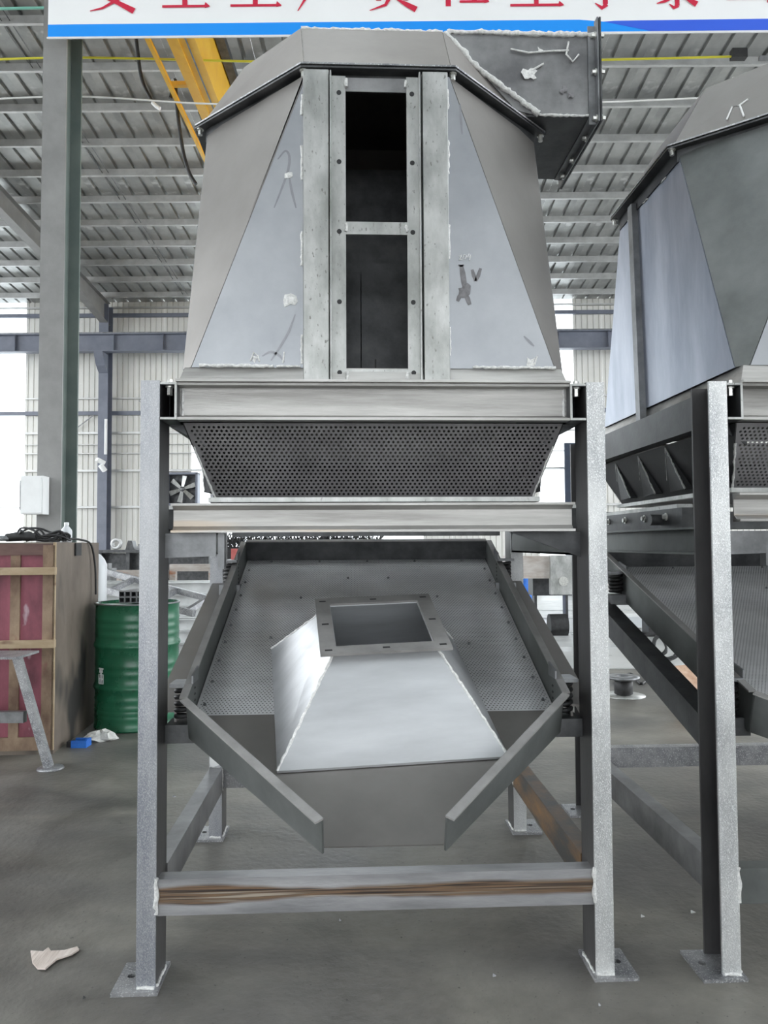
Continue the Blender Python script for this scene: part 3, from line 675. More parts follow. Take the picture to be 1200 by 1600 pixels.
    dx0, dx1 = .632, .944                 # door bay between the two upright channels
    cx0, cx1 = .537, 1.040
    tk = .004
    def panel(pts, mt, nm='side_panel'): return MB().plate(pts, tk).build(nm, mt, bn_)
    # front face: two light side panels
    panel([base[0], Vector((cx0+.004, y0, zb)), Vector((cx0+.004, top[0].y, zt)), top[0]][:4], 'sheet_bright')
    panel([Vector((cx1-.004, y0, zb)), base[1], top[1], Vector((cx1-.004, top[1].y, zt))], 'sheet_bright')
    for a, b, c_, d, mt in ((1, 2, 2, 1, 'sheet_warm'), (2, 3, 3, 2, 'sheet_bright'), (3, 4, 4, 3, 'sheet_warm'), (5, 6, 6, 5, 'sheet_warm'), (6, 7, 7, 6, 'sheet_bright'), (7, 0, 0, 7, 'sheet_warm')):  # corner panels darker: the dim roof they mirror is put into their colour
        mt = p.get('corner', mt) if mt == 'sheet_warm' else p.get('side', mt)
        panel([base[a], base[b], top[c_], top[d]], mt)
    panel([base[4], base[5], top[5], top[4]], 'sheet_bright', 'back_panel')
    # upright channels left and right of the door and on the left and right sides
    for xa, xb in ((cx0, .629), (.947, cx1)):
        m = MB(); m.prism([(xa, y0+.004, 1.999), (xa+.006, y0-.028, 1.999), (xb-.003, y0-.028, 1.999), (xb, y0-.024, 1.999), (xb, y0+.03, 1.999), (xb-.006, y0+.03, 1.999), (xb-.006, y0+.004, 1.999)], (0, 0, zt-1.999+.002))
        m.build('upright_channel', 'galv', bn_)
    for za, zc in ((2.06, 2.16), (2.40, 2.52), (2.70, 2.82), (2.93, 3.0)):
        if zc < zt: weld(bn_, (cx0-.002, y0-.003, za), (cx0-.002, y0-.003, zc), .005); weld(bn_, (cx1+.002, y0-.003, za+.03), (cx1+.002, y0-.003, zc+.03), .005)
    for sx, xw in ((-1, x0), (1, x1)):
        yc = (y0+y1)/2
        for yy in (.86,):
            xt = top[6].x if sx < 0 else top[2].x
            m = MB(); m.prism([(xw+sx*.002, yy, 1.999), (xw+sx*.032, yy, 1.999), (xt+sx*.032, yy, zt-.002), (xt+sx*.002, yy, zt-.002)], (0, .05, 0)); m.build('upright_channel', 'rail_steel', bn_)
    # door frame: two angles with bolt holes, three cross plates
    df = MB()
    zd0, zd1 = 2.0, zt-.004
    for xa, xb, sg in ((.632, .686, 1), (.898, .944, -1)):
        m = MB(); m.box(xa, xb, y0-.004, y0+.004, zd0, zd1)
        e0, e1 = (xa, xa+.005) if sg > 0 else (xb-.005, xb)
        m.box(e0, e1, y0-.036, y0-.004, zd0, zd1); an = m.build('door_angle', 'galv', bn_)
        for k in range(5):
            zz = 2.03+(zd1-2.09)*k/4; MB().tube([(.5*(xa+xb)+sg*.004, y0-.0055, zz), (.5*(xa+xb)+sg*.004, y0-.002, zz)], .0085, 10).build('bolt_hole', 'rubber', an)
    MB().box(.686, .898, y0-.003, y0+.004, zd0+.003, 2.042).build('cross_plate', 'galv', bn_)
    MB().box(.686, .898, y0-.003, y0+.004, 2.512, 2.556).build('cross_plate', 'galv', bn_)
    MB().box(.686, .898, y0+.002, y0+.008, zt-.055, zt-.006).build('cross_plate', 'duct_sheet', bn_)
    for zz in (2.02, 2.533, zt-.03):
        for xx in (.688, .896): weld(bn_, (xx, y0-.007, zz-.014), (xx, y0-.007, zz+.014), .006)
    # black sheet added for the bin's inner darkness; the plates share its colour
    MB().box(.45, 1.15, y0+.62, y0+.626, 2.05, zt-.02).build('inner_shade_sheet', 'black_steel', bn_)
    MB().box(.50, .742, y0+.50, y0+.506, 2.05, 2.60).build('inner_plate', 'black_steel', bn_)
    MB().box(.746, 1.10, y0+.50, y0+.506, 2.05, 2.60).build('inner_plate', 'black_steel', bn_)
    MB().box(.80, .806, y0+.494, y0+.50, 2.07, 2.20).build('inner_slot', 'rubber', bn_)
    # rim: octagonal angle ring
    oo = octagon(p, 0, zl); oi = octagon(p, .045, zl)
    for k in range(8):
        j = (k+1) % 8
        m = MB(); m.plate([oo[k], oi[k], oi[j], oo[j]], .006)
        q = [octagon(p, .046, zl-.006)[i] for i in (k, j)]
        m.prism([q[0], q[1], q[1]-Vector((0, 0, .05)), q[0]-Vector((0, 0, .05))], ((oo[k]-oi[k]).normalized()*.004))
        m.build('rim_angle', 'black_steel', bn_)
        m = MB(); m.plate([oo[k]+Vector((0, 0, .0065)), oi[k]+Vector((0, 0, .0065)), oi[j]+Vector((0, 0, .0065)), oo[j]+Vector((0, 0, .0065))], -.006); m.build('lid_flange', 'mill_steel', bn_)
        cpt = oo[k]+(oi[k]-oo[k])*.45
        MB().hexbolt(cpt-Vector((0, 0, .008)), (0, 0, -1), .0095, .020).build('bolt', 'zinc_bolt', bn_)
        d = (oo[j]-oo[k])
        for f0 in (.16, .45, .75):
            if k != 0: a = q[0]+(q[1]-q[0])*f0-Vector((0, 0, .052)); weld(bn_, a, a+(q[1]-q[0])*.07, .004)
    # lid: sloping octagonal hood with a flat top
    li = octagon(p, .03, zl+.010); lt = zl+.31
    yt0, yt1 = p['oy0']+.26, p['oy1']-.26
    ys0, ys1 = p['oy0']+p['oc']+.10, p['oy1']-p['oc']-.10
    T = [Vector(q) for q in ((.518, yt0, lt), (1.056, yt0, lt), (1.30, ys0, lt), (1.30, ys1, lt), (1.056, yt1, lt), (.518, yt1, lt), (.27, ys0, lt), (.27, ys1, lt))]
    T[6], T[7] = T[7], T[6]
    for k in range(8):
        j = (k+1) % 8; MB().plate([li[k], li[j], T[j], T[k]], .004).build('lid_panel', p.get('lid', 'lid_sheet'), bn_)
    MB().plate(T, -.004).build('lid_top', 'lid_sheet', bn_)
    weld(bn_, T[0], T[1], .008); weld(bn_, T[7], T[0], .003); weld(bn_, li[0], T[0], .002)
    weld(bn_, li[0]+Vector((0, -.004, .002)), li[1]+Vector((0, -.004, .002)), .003)
    # air duct leaving the lid towards the right
    if p.get('duct', True):
        ya, yb, za, zc, xr = .32, .82, zl+.018, zl+.345, 1.665
        MB().plate([(1.075, ya, zc), (1.35, ya, za+.02), (1.44, ya, za), (xr, ya, za), (xr, ya, zc)], -.005).build('duct_panel', 'duct_sheet', bn_)
        MB().box(1.20, xr, ya, yb, za-.004, za).build('duct_panel', 'black_steel', bn_)
        MB().box(1.06, xr, ya, yb, zc-.004, zc).build('duct_panel', 'duct_sheet', bn_)
        MB().box(1.20, xr, yb-.004, yb, za, zc).build('duct_panel', 'duct_sheet', bn_)
        g = .034
        m = MB()
        for a, b, c_, d in ((ya-g, ya, za-g, zc+g+.02), (yb, yb+g, za-g, zc+g), (ya, yb, za-g, za), (ya, yb, zc, zc+g)): m.box(xr, xr+.006, a, b, c_, d)
        m.build('duct_flange', 'rail_steel', bn_)
        m = MB()
        for a, b, c_, d in ((ya-g, ya, za-g, zc+g+.02), (yb, yb+g, za-g, zc+g), (ya, yb, za-g, za), (ya, yb, zc, zc+g)): m.box(xr+.009, xr+.016, a, b, c_, d)
        m.build('duct_counter_flange', 'black_steel', bn_)
        m = MB(); m.box(xr-.028, xr, ya-.007, ya-.002, za-g, zc+g); m.box(xr-.028, xr, ya, yb, za-.009, za-.004); m.build('duct_angle', 'rail_steel', bn_)
        for zz in (za-.015, za+.17, zc-.01): MB().hexbolt((xr-.003, ya-g*.5, zz), (-1, 0, 0), .009, .012).build('bolt', 'zinc_bolt', bn_); MB().hexbolt((xr+.018, ya-g*.5, zz), (1, 0, 0), .009, .012).build('bolt', 'zinc_bolt', bn_)
        for yy in (ya+.12, ya+.3, yb-.06): MB().hexbolt((xr-.003, yy, za-g*.6), (-1, 0, 0), .009, .012).build('bolt', 'zinc_bolt', bn_)
        for a, b, r in (((1.07, ya-.006, zc-.01), (1.20, ya-.006, zl+.20), .012), ((1.20, ya-.006, zl+.20), (1.44, ya-.006, za+.004), .010), ((1.44, ya-.006, za), (xr-.03, ya-.006, za), .005), ((1.08, ya-.004, zc), (xr, ya-.004, zc), .009)): weld(bn_, a, b, r)
    return fr, tr, bn_

P1 = dict(Yb=1.2586, mid=0, zl=3.097, base=0, ox0=.088, ox1=1.491, oy0=.012, oy1=1.40, fx0=.532, fx1=1.07, oc=.405, th=math.atan(.372), rim=.932, len=1.504, inc=.875, seat=.83)
P2 = dict(P1, Yb=1.50, mid=.03, zl=3.035, base=.012, oy1=1.49, ox0=.055, corner='sheet_dark', side='sheet_blue_sheen', lid='sheet_warm', rail='sheet_dark', ry=.22, pl='post_bright', sbm='black_steel', inc=.83, th=math.atan(.312), len=1.60, duct=False)
fr1, tr1, bin1 = machine(Vector((0, 0, 0)), P1, dict(
    frame='raw steel support frame on four channel posts, standing whole in the middle',
    sieve='sloping perforated sieve tray with narrowing spout carrying the square-flanged hood',
    hopper='perforated steel hopper hanging in the upper ring of the middle frame',
    bin='octagonal grey steel bin with open doorway atop the middle frame'))
fr2, tr2, bin2 = machine(Vector((1.925, -.025, 0)), P2, dict(
    frame='raw steel support frame cut off by the right edge of the photo',
    sieve='sloping perforated sieve tray inside the right-hand cut-off frame',
    hopper='dark perforated hopper hanging in the right-hand cut-off frame',
    bin='dark octagonal steel bin cut off by the right edge, chalk mark on lid'))

# weld spatter, chalk and scorch marks on the middle bin
y0 = .0252
def blob(parent, c, r, mt, n=9, seed=1, nm='spatter'):
    rnd = random.Random(seed); c = Vector(c); pts = []
    for k in range(n): a = 2*math.pi*k/n; rr = r*rnd.uniform(.35, 1.25); pts.append(c+Vector((math.cos(a)*rr, 0, math.sin(a)*rr)))
    m = MB(); m.add([c-Vector((0, .003, 0))]+pts, [(0, k+1, (k+1) % n+1) for k in range(n)]); return m.build(nm, mt, parent)
def hang2(st): return [(q.x, q.z) for q in hang([(x, 0, z) for x, z in st], 5)]
def ribbon(parent, y, pts, wd, mt, nm):
    m = MB(); P = [Vector((x, 0, z)) for x, z in pts]; n = len(P); vs = []
    for k, p in enumerate(P):
        d = (P[min(k+1, n-1)]-P[max(k-1, 0)]).normalized(); q = Vector((-d.z, 0, d.x)); ww = wd*(.4+.6*math.sin(math.pi*(k+.5)/n))
        vs += [(p.x+q.x*ww, y, p.z+q.z*ww), (p.x-q.x*ww, y, p.z-q.z*ww)]
    m.add(vs, [(2*k, 2*k+1, 2*k+3, 2*k+2) for k in range(n-1)]); return m.build(nm, mt, parent)
def marks(parent, y, strokes, r, mt, nm='chalk_mark'):
    m = MB()
    for s in strokes: m.tube([(x, y, z) for x, z in s], r, 5)
    return m.build(nm, mt, parent)
blob(bin1, (.492, y0-.001, 2.712), .020, 'weld', 7, 3); blob(bin1, (.497, y0-.001, 2.275), .026, 'weld', 8, 5)
blob(bin1, (1.32, y0-.001, 2.068), .022, 'weld', 9, 8); blob(bin1, (.375, y0-.001, 2.078), .014, 'weld', 8, 9)
blob(bin1, (1.093, y0-.001, 2.32), .030, 'scorch', 11, 12, 'scorch_mark')
for st, wd in (([(1.084, 2.408), (1.089, 2.38), (1.093, 2.35), (1.097, 2.32)], .010), ([(1.074, 2.408), (1.084, 2.404), (1.094, 2.408)], .004), ([(1.122, 2.392), (1.128, 2.37), (1.134, 2.352)], .007), ([(1.134, 2.352), (1.143, 2.37), (1.152, 2.397)], .007), ([(1.085, 2.31), (1.076, 2.295), (1.070, 2.28)], .008), ([(1.095, 2.31), (1.105, 2.29), (1.113, 2.268)], .009)):
    ribbon(bin1, y0-.0004, st, wd, 'scorch', 'scorch_mark')
for st in ([(.452, 2.77), (.478, 2.80), (.492, 2.78), (.487, 2.73), (.463, 2.66), (.44, 2.60)], [(.43, 2.07), (.462, 2.12), (.49, 2.17), (.512, 2.23)], [(.40, 2.085), (.43, 2.10), (.46, 2.085), (.475, 2.065)], [(.49, 2.72), (.50, 2.66), (.515, 2.60)], [(1.086, 2.98), (1.088, 2.93), (1.092, 2.87)], [(1.30, 2.16), (1.32, 2.14), (1.335, 2.125)]):
    ribbon(bin1, y0-.0002, hang2(st), .0045, 'heat_tint', 'heat_mark')
for st in ([(.36, 2.068), (.372, 2.098), (.386, 2.085), (.39, 2.066)], [(.47, 2.062), (.475, 2.10)], [(1.335, 2.06), (1.345, 2.09), (1.338, 2.075)]):
    marks(bin1, y0-.001, [st], .003, 'weld', 'spatter')
marks(bin1, y0-.001, [[(1.078, 2.437), (1.086, 2.443), (1.082, 2.432), (1.076, 2.425), (1.088, 2.427)], [(1.094, 2.445), (1.090, 2.432), (1.099, 2.428), (1.103, 2.44), (1.094, 2.445)], [(1.112, 2.447), (1.105, 2.434), (1.118, 2.436)], [(1.117, 2.444), (1.113, 2.424)]], .0014, 'chalk')
weld(bin1, (.19, y0-.004, 2.052), (.44, y0-.004, 2.049), .006); weld(bin1, (1.12, y0-.004, 2.05), (1.41, y0-.004, 2.049), .005); weld(bin1, (.45, y0-.004, 2.05), (.53, y0-.004, 2.05), .004)
# pale spatter patches and scratches on the duct front
yd = .32-.008
blob(bin1, (1.405, yd, 3.275), .034, 'weld', 13, 21); blob(bin1, (1.445, yd, 3.375), .012, 'weld', 9, 22)
marks(bin1, yd, [[(1.33, 3.375), (1.40, 3.362), (1.50, 3.372), (1.56, 3.375)], [(1.56, 3.41), (1.55, 3.36), (1.575, 3.33), (1.60, 3.36)], [(1.41, 3.29), (1.46, 3.32)]], .004, 'weld', 'spatter')
blob(bin1, (1.535, yd, 3.215), .017, 'scorch', 8, 23, 'scorch_mark'); blob(bin1, (1.565, yd, 3.195), .015, 'scorch', 8, 24, 'scorch_mark')
# chalk N on the lid of the right-hand bin
def lidpt(o, f, g, P):     # point on the front-left sloping lid face
    li = octagon(P, .03, P['zl']+.010); a = li[7]+(li[0]-li[7])*f; T0 = Vector((.518, P['oy0']+.26, P['zl']+.31)); T7 = Vector((.27, P['oy0']+P['oc']+.10, P['zl']+.31))
    b = T7+(T0-T7)*f; q = a+(b-a)*g; n = (li[0]-li[7]).cross(T7-li[7]).normalized(); return q+n*.011+Vector(o)
o2 = (1.925, -.025, 0)
cm = MB()
for s in ([(.33, .14), (.355, .36), (.41, .34), (.44, .10)], [(.41, .34), (.47, .40)]):
    cm.tube([lidpt(o2, f, g, P2)-Vector(o2) for f, g in s], .0038, 5)
cm.build('chalk_mark', 'chalk', bin2)

# ------------------------------------------------------------------ loose hood standing on the sieve
th = math.atan(.372); MT = Matrix.Translation((.785, .03, .932)) @ Matrix.Rotation(th, 4, 'X')
hc = Matrix.Translation((.012, .20, -.097)) @ Matrix.Rotation(math.radians(5.0), 4, 'Z')
HM = MT @ hc
hood = thing('discharge_hood', 'loose pyramid-shaped sheet steel hood with square flange lying on the sieve', 'hood', (0, 0, 0))
hood.matrix_world = HM; OFF[hood.name] = (0, 0, 0)
bw, nw, nh, sk = .345, .165, .275, .008
Bq = [Vector(q) for q in ((-bw-.02, -bw-.095, sk), (bw+.015, -bw-.105, sk), (bw+.01, bw+.0, sk), (-bw-.045, bw+.0, sk))]
ny = -.015
Nq = [Vector(q) for q in ((-nw, -nw+ny, nh), (nw, -nw+ny, nh), (nw, nw+ny, nh), (-nw, nw+ny, nh))]
for k in range(4):
    j = (k+1) % 4; MB().plate([Bq[k], Bq[j], Nq[j], Nq[k]], -.004).build('hood_panel', 'hood_sheet', hood)
    weld(hood, Bq[k], Nq[k], .0045)
m = MB()
for k in range(4): j = (k+1) % 4; m.plate([Bq[k]-Vector((0, 0, sk)), Bq[j]-Vector((0, 0, sk)), Bq[j], Bq[k]], -.004)
m.build('bottom_edge', 'hood_sheet', hood)
fo, fi = .218, .165
m = MB()
cells = []
for a, b, c, d in ((-fo, fo, -fo, -fi), (-fo, fo, fi, fo), (-fo, -fi, -fi, fi), (fi, fo, -fi, fi)): m.box(a, b, c+ny, d+ny, nh, nh+.008)
m.build('flange', 'lip_steel', hood)
for x, y in ((-.19, -.19), (0, -.19), (.19, -.19), (-.19, 0), (.19, 0), (-.19, .19), (0, .19), (.19, .19)):
    MB().box(x-.012, x+.012, y+ny-.005, y+ny+.005, nh+.0075, nh+.0085).build('slot', 'rubber', hood)

for i, (z, hh) in enumerate(((.40, .05), (.345, .014))):
    MB().plate([(.004, 1.2575, z-hh), (.058, 1.2575, z-hh*.7), (.055, 1.2575, z+hh*.8), (.03, 1.2575, z+hh*.6), (.002, 1.2575, z+hh)], .001).build('paint_patch', 'paint_white', fr1)


# ================================================================== THINGS AROUND
# wooden crate, turned a little
FC = FB @ Matrix.Translation((-2.34, 5.3, 0)) @ Matrix.Rotation(math.radians(5), 4, 'Z') @ Matrix.Translation((2.34, -5.3, 0))
ct = thing('wooden_crate', 'large wooden crate with red panels, battens and a bare plywood side', 'crate', (-3.2, 5.8, 0), FC)
cu0, cu1, cv0, cv1, cz = -4.0, -2.34, 5.30, 6.33, 1.47
MB().box(cu1-.02, cu1, cv0, cv1, .03, cz-.02).build('side_panel', 'plywood', ct)
MB().box(cu0, cu1-.02, cv1-.02, cv1, .03, cz-.02).build('back_panel', 'plywood', ct)
MB().box(cu0, cu0+.02, cv0, cv1-.02, .03, cz-.02).build('side_panel', 'plywood', ct)
MB().box(cu0, cu1, cv0, cv1, cz-.02, cz).build('top_panel', 'plywood', ct)
for a, b in ((-4.0, -3.17), (-3.19, -2.61), (-2.63, -2.36)): MB().box(a+.02, b, cv0+.01, cv0+.02, .03, cz-.02).build('front_panel', 'crate_red', ct)
for a, b, c, d, t in ((cu0, cu1, cz-.09, cz-.01, .022), (cu0, cu1, .03, .12, .022), (-2.42, cu1, .03, cz-.02, .024), (-2.64, -2.575, .1, cz-.09, .020), (-3.2, -3.13, .1, cz-.09, .020), (-3.8, -3.73, .1, cz-.09, .020)):
    MB().box(a, b, cv0-t+.012, cv0+.012, c, d).build('batten', 'crate_dark' if d > cz-.015 and b == cu1 and a == cu0 else 'batten', ct)
for zc in (1.27, .765): MB().box(cu0, cu1+.015, cv0-.055, cv0-.01, zc-.026, zc+.026).build('batten', 'batten_light', ct)
MB().box(cu1-.012, cu1+.006, cv0-.012, cv0+.004, .03, cz).build('edge_strip', 'batten_light', ct)
MB().box(cu0, cu1, cv0, cv1, 0, .03).build('bottom_panel', 'plywood', ct)

# trestle at the left edge
ts = thing('metal_trestle', 'grey metal trestle with slanting leg in front of the crate', 'trestle', (-3.0, 4.9, 0), FB)
MB().box(-3.35, -2.33, 4.75, 5.05, .735, .75).build('top_plate', 'mill_steel', ts)
MB().bar((-2.42, 4.93, .735), (-2.21, 4.95, .012), .05, .05).build('leg', 'mill_steel', ts)
MB().bar((-3.25, 4.93, .735), (-3.45, 4.95, .012), .05, .05).build('leg', 'mill_steel', ts)
MB().lathe([(0, 0), (.085, 0), (.08, .012), (0, .014)], (-2.20, 4.95, 0), 16).build('foot', 'mill_steel', ts)
MB().lathe([(0, 0), (.085, 0), (.08, .012), (0, .014)], (-3.46, 4.95, 0), 16).build('foot', 'mill_steel', ts)
MB().bar((-2.36, 4.93, .34), (-3.36, 4.93, .34), .05, .07).build('stretcher', 'rail_steel', ts)

# green drum
dm = thing('steel_drum', 'green steel drum with white lettering beside the crate', 'drum', (-2.02, 6.17, 0), FB)
c = (-2.05, 6.19, 0); R = .325; HD = .985
prof = [(0, .012), (R-.02, .012), (R-.01, 0), (R+.006, .004), (R+.006, .018), (R, .026)]
for zr in (.33, .655):
    prof += [(R, zr-.03), (R+.010, zr-.012), (R+.014, zr), (R+.010, zr+.012), (R, zr+.03)]
for zr in (.10, .14, .18, .24, .44, .50, .74, .80, .86): prof += [(R, zr-.014), (R+.004, zr), (R, zr+.014)]
prof = [prof[i] for i in range(6)]+sorted(prof[6:], key=lambda q: q[1])
prof += [(R, HD-.02), (R+.008, HD-.012), (R+.008, HD), (R-.006, HD), (R-.010, HD-.018), (0, HD-.018)]
MB().lathe(prof, c, 48).build('drum_body', 'drum_green', dm)
MB().lathe([(R+.003, HD-.012), (R+.010, HD-.008), (R+.010, HD+.002), (R-.004, HD+.002)], c, 48).build('rim', 'rail_steel', dm)
MB().lathe([(.0, 0), (.035, 0), (.035, .015), (0, .015)], (c[0]-.15, c[1]+.1, HD-.018), 12).build('bung', 'rail_steel', dm)
# white painted characters on the drum shell
mk = MB()
def onshell(a, z): a += .30; return (c[0]+math.sin(a)*(R+.006), c[1]-math.cos(a)*(R+.006), z)
for st in ([(-1.02, .37), (-1.02, .44), (-.86, .44), (-.86, .37), (-1.02, .37)], [(-.94, .37), (-.94, .47)], [(-1.02, .405), (-.86, .405)], [(-1.02, .485), (-.86, .485)], [(-.97, .485), (-.99, .455)], [(-.91, .485), (-.89, .455)]):
    mk.tube([onshell(a, z) for a, z in st], .006, 4)
mk.build('painted_mark', 'paint_white', dm)
# bundle of square tubes lying across the drum
k0 = 0
for r in range(2):
    for q in range(6):
        m = MB(); s = .045; ux = -2.14+q*.047; z = HD+.005+r*.047
        m2 = []
        for a, b, c_, d in ((0, s, 0, .005), (0, s, s-.005, s), (0, .005, .005, s-.005), (s-.005, s, .005, s-.005)): m.box(ux+a, ux+b, 6.0, 6.42, z+c_, z+d)
        solo(m, 'square_tube', 'rail_steel', 'short dark square tube on the green drum, %s from the left in the %s row' % (('first', 'second', 'third', 'fourth', 'fifth', 'sixth')[q], ('lower', 'upper')[r]), 'tube', FB, 'square tubes on the drum')

# bottle, drill and cable on the crate
bt = thing('plastic_bottle', 'clear white plastic bottle standing on the crate', 'bottle', (-2.47, 5.95, cz), FB)
bc = (-2.50, 5.85, cz)
MB().lathe([(0, 0), (.040, 0), (.042, .01), (.042, .085), (.038, .1), (.016, .128), (.015, .135)], bc, 20).build('bottle_body', 'bottle_white', bt)
MB().lathe([(.018, .132), (.018, .156), (0, .158)], bc, 16).build('cap', 'paint_white', bt)
dr = thing('angle_grinder', 'dark power tool lying on the crate top among cables', 'tool', (-2.68, 5.5, cz), FB)
MB().tube([(-2.79, 5.5, cz+.035), (-2.70, 5.51, cz+.045), (-2.58, 5.52, cz+.042)], [.03, .036, .026], 10).build('tool_body', 'rubber', dr)
MB().lathe([(0, -.018), (.04, -.018), (.045, .0), (.03, .02), (0, .02)], (-2.80, 5.49, cz+.03), 14).build('gear_head', 'rail_steel', dr)
MB().bar((-2.70, 5.51, cz+.06), (-2.66, 5.46, cz+.085), .018, .018).build('side_grip', 'rubber', dr)
rnd = random.Random(4); pts = []
for k in range(70):
    a = k*.55; pts.append((-2.57+(.13+.03*math.sin(k*.37))*math.cos(a)*1.2+rnd.uniform(-.02, .02), 5.62+.10*math.sin(a), cz+.012+.10*abs(math.sin(k*.21))*rnd.random()+.0))
pts += [(-2.42, 5.72, cz+.03), (-2.40, 5.9, cz+.02), (-2.385, 6.05, cz-.02), (-2.378, 6.12, cz-.2), (-2.378, 6.14, cz-.42)]
solo(MB().tube(hang(pts, 4), .008, 6), 'power_cable', 'rubber', 'tangled black cable on the crate top, hanging down its side', 'cable', FB)
solo(MB().box(-2.372, -2.36, 5.70, 5.80, cz-.1, cz-.005), 'cable_plug', 'rubber', 'small dark plug hanging over the crate edge', 'plug', FB)

# light grey electrical box on the column
eb = thing('electrical_box', 'light grey electrical cabinet fixed to the left of the column', 'cabinet', (-4.65, 9.8, 1.85), FB)
MB().box(px(28, 9.55), px(63, 9.55), 9.60, 9.78, pz(801, 9.75), pz(742, 9.75)).build('cabinet_body', 'paint_white', eb)
MB().box(px(30, 9.55), px(61, 9.55), 9.585, 9.60, pz(799, 9.7), pz(744, 9.7)).build('door', 'paint_white', eb)
MB().box(px(26.5, 9.55), px(28, 9.55), 9.60, 9.75, pz(795, 9.7), pz(748, 9.7)).build('hinge', 'rail_steel', eb)

# scraps on the floor
def pf(x, y):   # floor point (hall frame)
    v = 1.44*1180/(y-850); return (px(x, v), v, 0)
a = pf(94, 1485)
sh = [(57, 1471), (76, 1473), (84, 1468), (88, 1472), (108, 1472), (128, 1465), (131, 1470), (120, 1478), (97, 1484), (80, 1499), (68, 1497), (60, 1489)]
m = MB(); pp = [Vector(pf(x, y))+Vector((0, 0, .004+.006*((i*37) % 5)/5)) for i, (x, y) in enumerate(sh)]
m.prism(pp, (0, 0, .006)); solo(m, 'cardboard_scrap', 'cardboard', 'torn scrap of corrugated cardboard on the floor at lower left', 'scrap', FB)
a = pf(128, 1160)
bb = thing('plastic_clip', 'small bright blue plastic piece on the floor by the crate', 'plastic piece', a, FB)
MB().box(a[0]-.05, a[0]+.06, a[1]-.03, a[1]-.015, 0, .05).build('front_plate', 'paint_blue', bb)
MB().box(a[0]-.05, a[0]+.06, a[1]+.05, a[1]+.065, 0, .05).build('back_plate', 'paint_blue', bb)
MB().box(a[0]+.045, a[0]+.06, a[1]-.015, a[1]+.05, 0, .055).build('side_plate', 'paint_blue', bb)
MB().box(a[0]-.09, a[0]-.05, a[1]-.01, a[1]+.05, 0, .04).build('black_block', 'rubber', bb)
a = pf(160, 1149); rnd = random.Random(11)
m = MB(); ring = []
for j in range(5):
    for k in range(14):
        an = 2*math.pi*k/14; rr = (.11, .115, .09, .055, .01)[j]*rnd.uniform(.7, 1.2); ring.append((a[0]+math.cos(an)*rr*1.1, a[1]+math.sin(an)*rr*.7, (0, .02, .05, .06, .06)[j]*rnd.uniform(.7, 1.3)))
m.add(ring, [(j*14+k, j*14+(k+1) % 14, (j+1)*14+(k+1) % 14, (j+1)*14+k) for j in range(4) for k in range(14)]); solo(m, 'rag', 'rag', 'crumpled white rag on the floor in front of the drum', 'rag', FB)
deb = [(993, 1420, 7, 'galv', 'small bright metal offcut on the floor right of the middle frame'), (1070, 1414, 9, 'galv', 'thin bent metal shaving on the floor between the two frames'), (1166/1.0, 1395, 5, 'rail_steel', 'dark chip on the floor under the right frame'), (765, 1508, 6, 'mill_steel', 'pale sliver on the floor below the front rail'), (530, 1425, 4, 'mill_steel', 'tiny pale chip under the rusty front rail'), (140, 1540, 5, 'rubber', 'dark chip on the floor near the front left foot'), (925, 1552, 4, 'mill_steel', 'tiny bright chip in front of the front right foot'), (275, 1237, 6, 'mill_steel', 'pale flake on the floor behind the front left post')]
for i, (x, y, s, mt, lab) in enumerate(deb):
    a = pf(x, y); d = s*.42/1180*a[1]; an = i*1.3
    m = MB().plate([(a[0]-d, a[1]-d*.5, .002), (a[0]+d, a[1]-d*.2, .004), (a[0]+d*.9, a[1]+d*.5, .002), (a[0]-d*.7, a[1]+d*.3, .009)], .003)
    solo(m, 'metal_scrap', mt, lab, 'scrap', FB, 'scraps on the floor')

# ------------------------------------------------------------------ steel stock behind the drum
rnd = random.Random(21)
n = 0
for z, rows in ((.0, 5), (.16, 5), (.32, 5), (.48, 4), (.64, 3), (.80, 2)):
    for k in range(rows):
        n += 1; v = 10.0+k*.42+rnd.uniform(-.05, .05); u0 = -4.2+rnd.uniform(-.3, .3); u1 = -2.05+rnd.uniform(-.25, .35)
        m = MB(); hgt, wd = .155, .15
        m.box(u0, u1, v, v+wd, z, z+.012); m.box(u0, u1, v, v+wd, z+hgt-.012, z+hgt); m.box(u0, u1, v+wd/2-.005, v+wd/2+.005, z+.012, z+hgt-.012)
        solo(m, 'steel_beam', 'stock_steel', 'pale steel I-beam in the stack behind the drum, %s layer up, %s from the front' % (('lowest', 'second', 'third', 'fourth', 'fifth', 'top')[round(z/.16)], ('first', 'second', 'third', 'fourth', 'fifth')[k]), 'beam', FB, 'beams stacked behind the drum')
for k in range(9):
    v = 8.2+.18*k+rnd.uniform(-.04, .04); u0 = -3.6+rnd.uniform(-.3, .2); u1 = -1.35+rnd.uniform(-.3, .3)
    m = MB().box(u0, u1, v, v+.1, 0, .05); m.box(u0+.1, u1-.1, v+.02, v+.08, .05, .1)
    solo(m, 'steel_flat', 'stock_steel', 'pale flat steel bar behind the drum, %s one counted from the drum' % ('nearest', 'second', 'third', 'fourth', 'fifth', 'sixth', 'seventh', 'eighth', 'farthest')[k], 'bar', FB, 'flat bars on the floor')
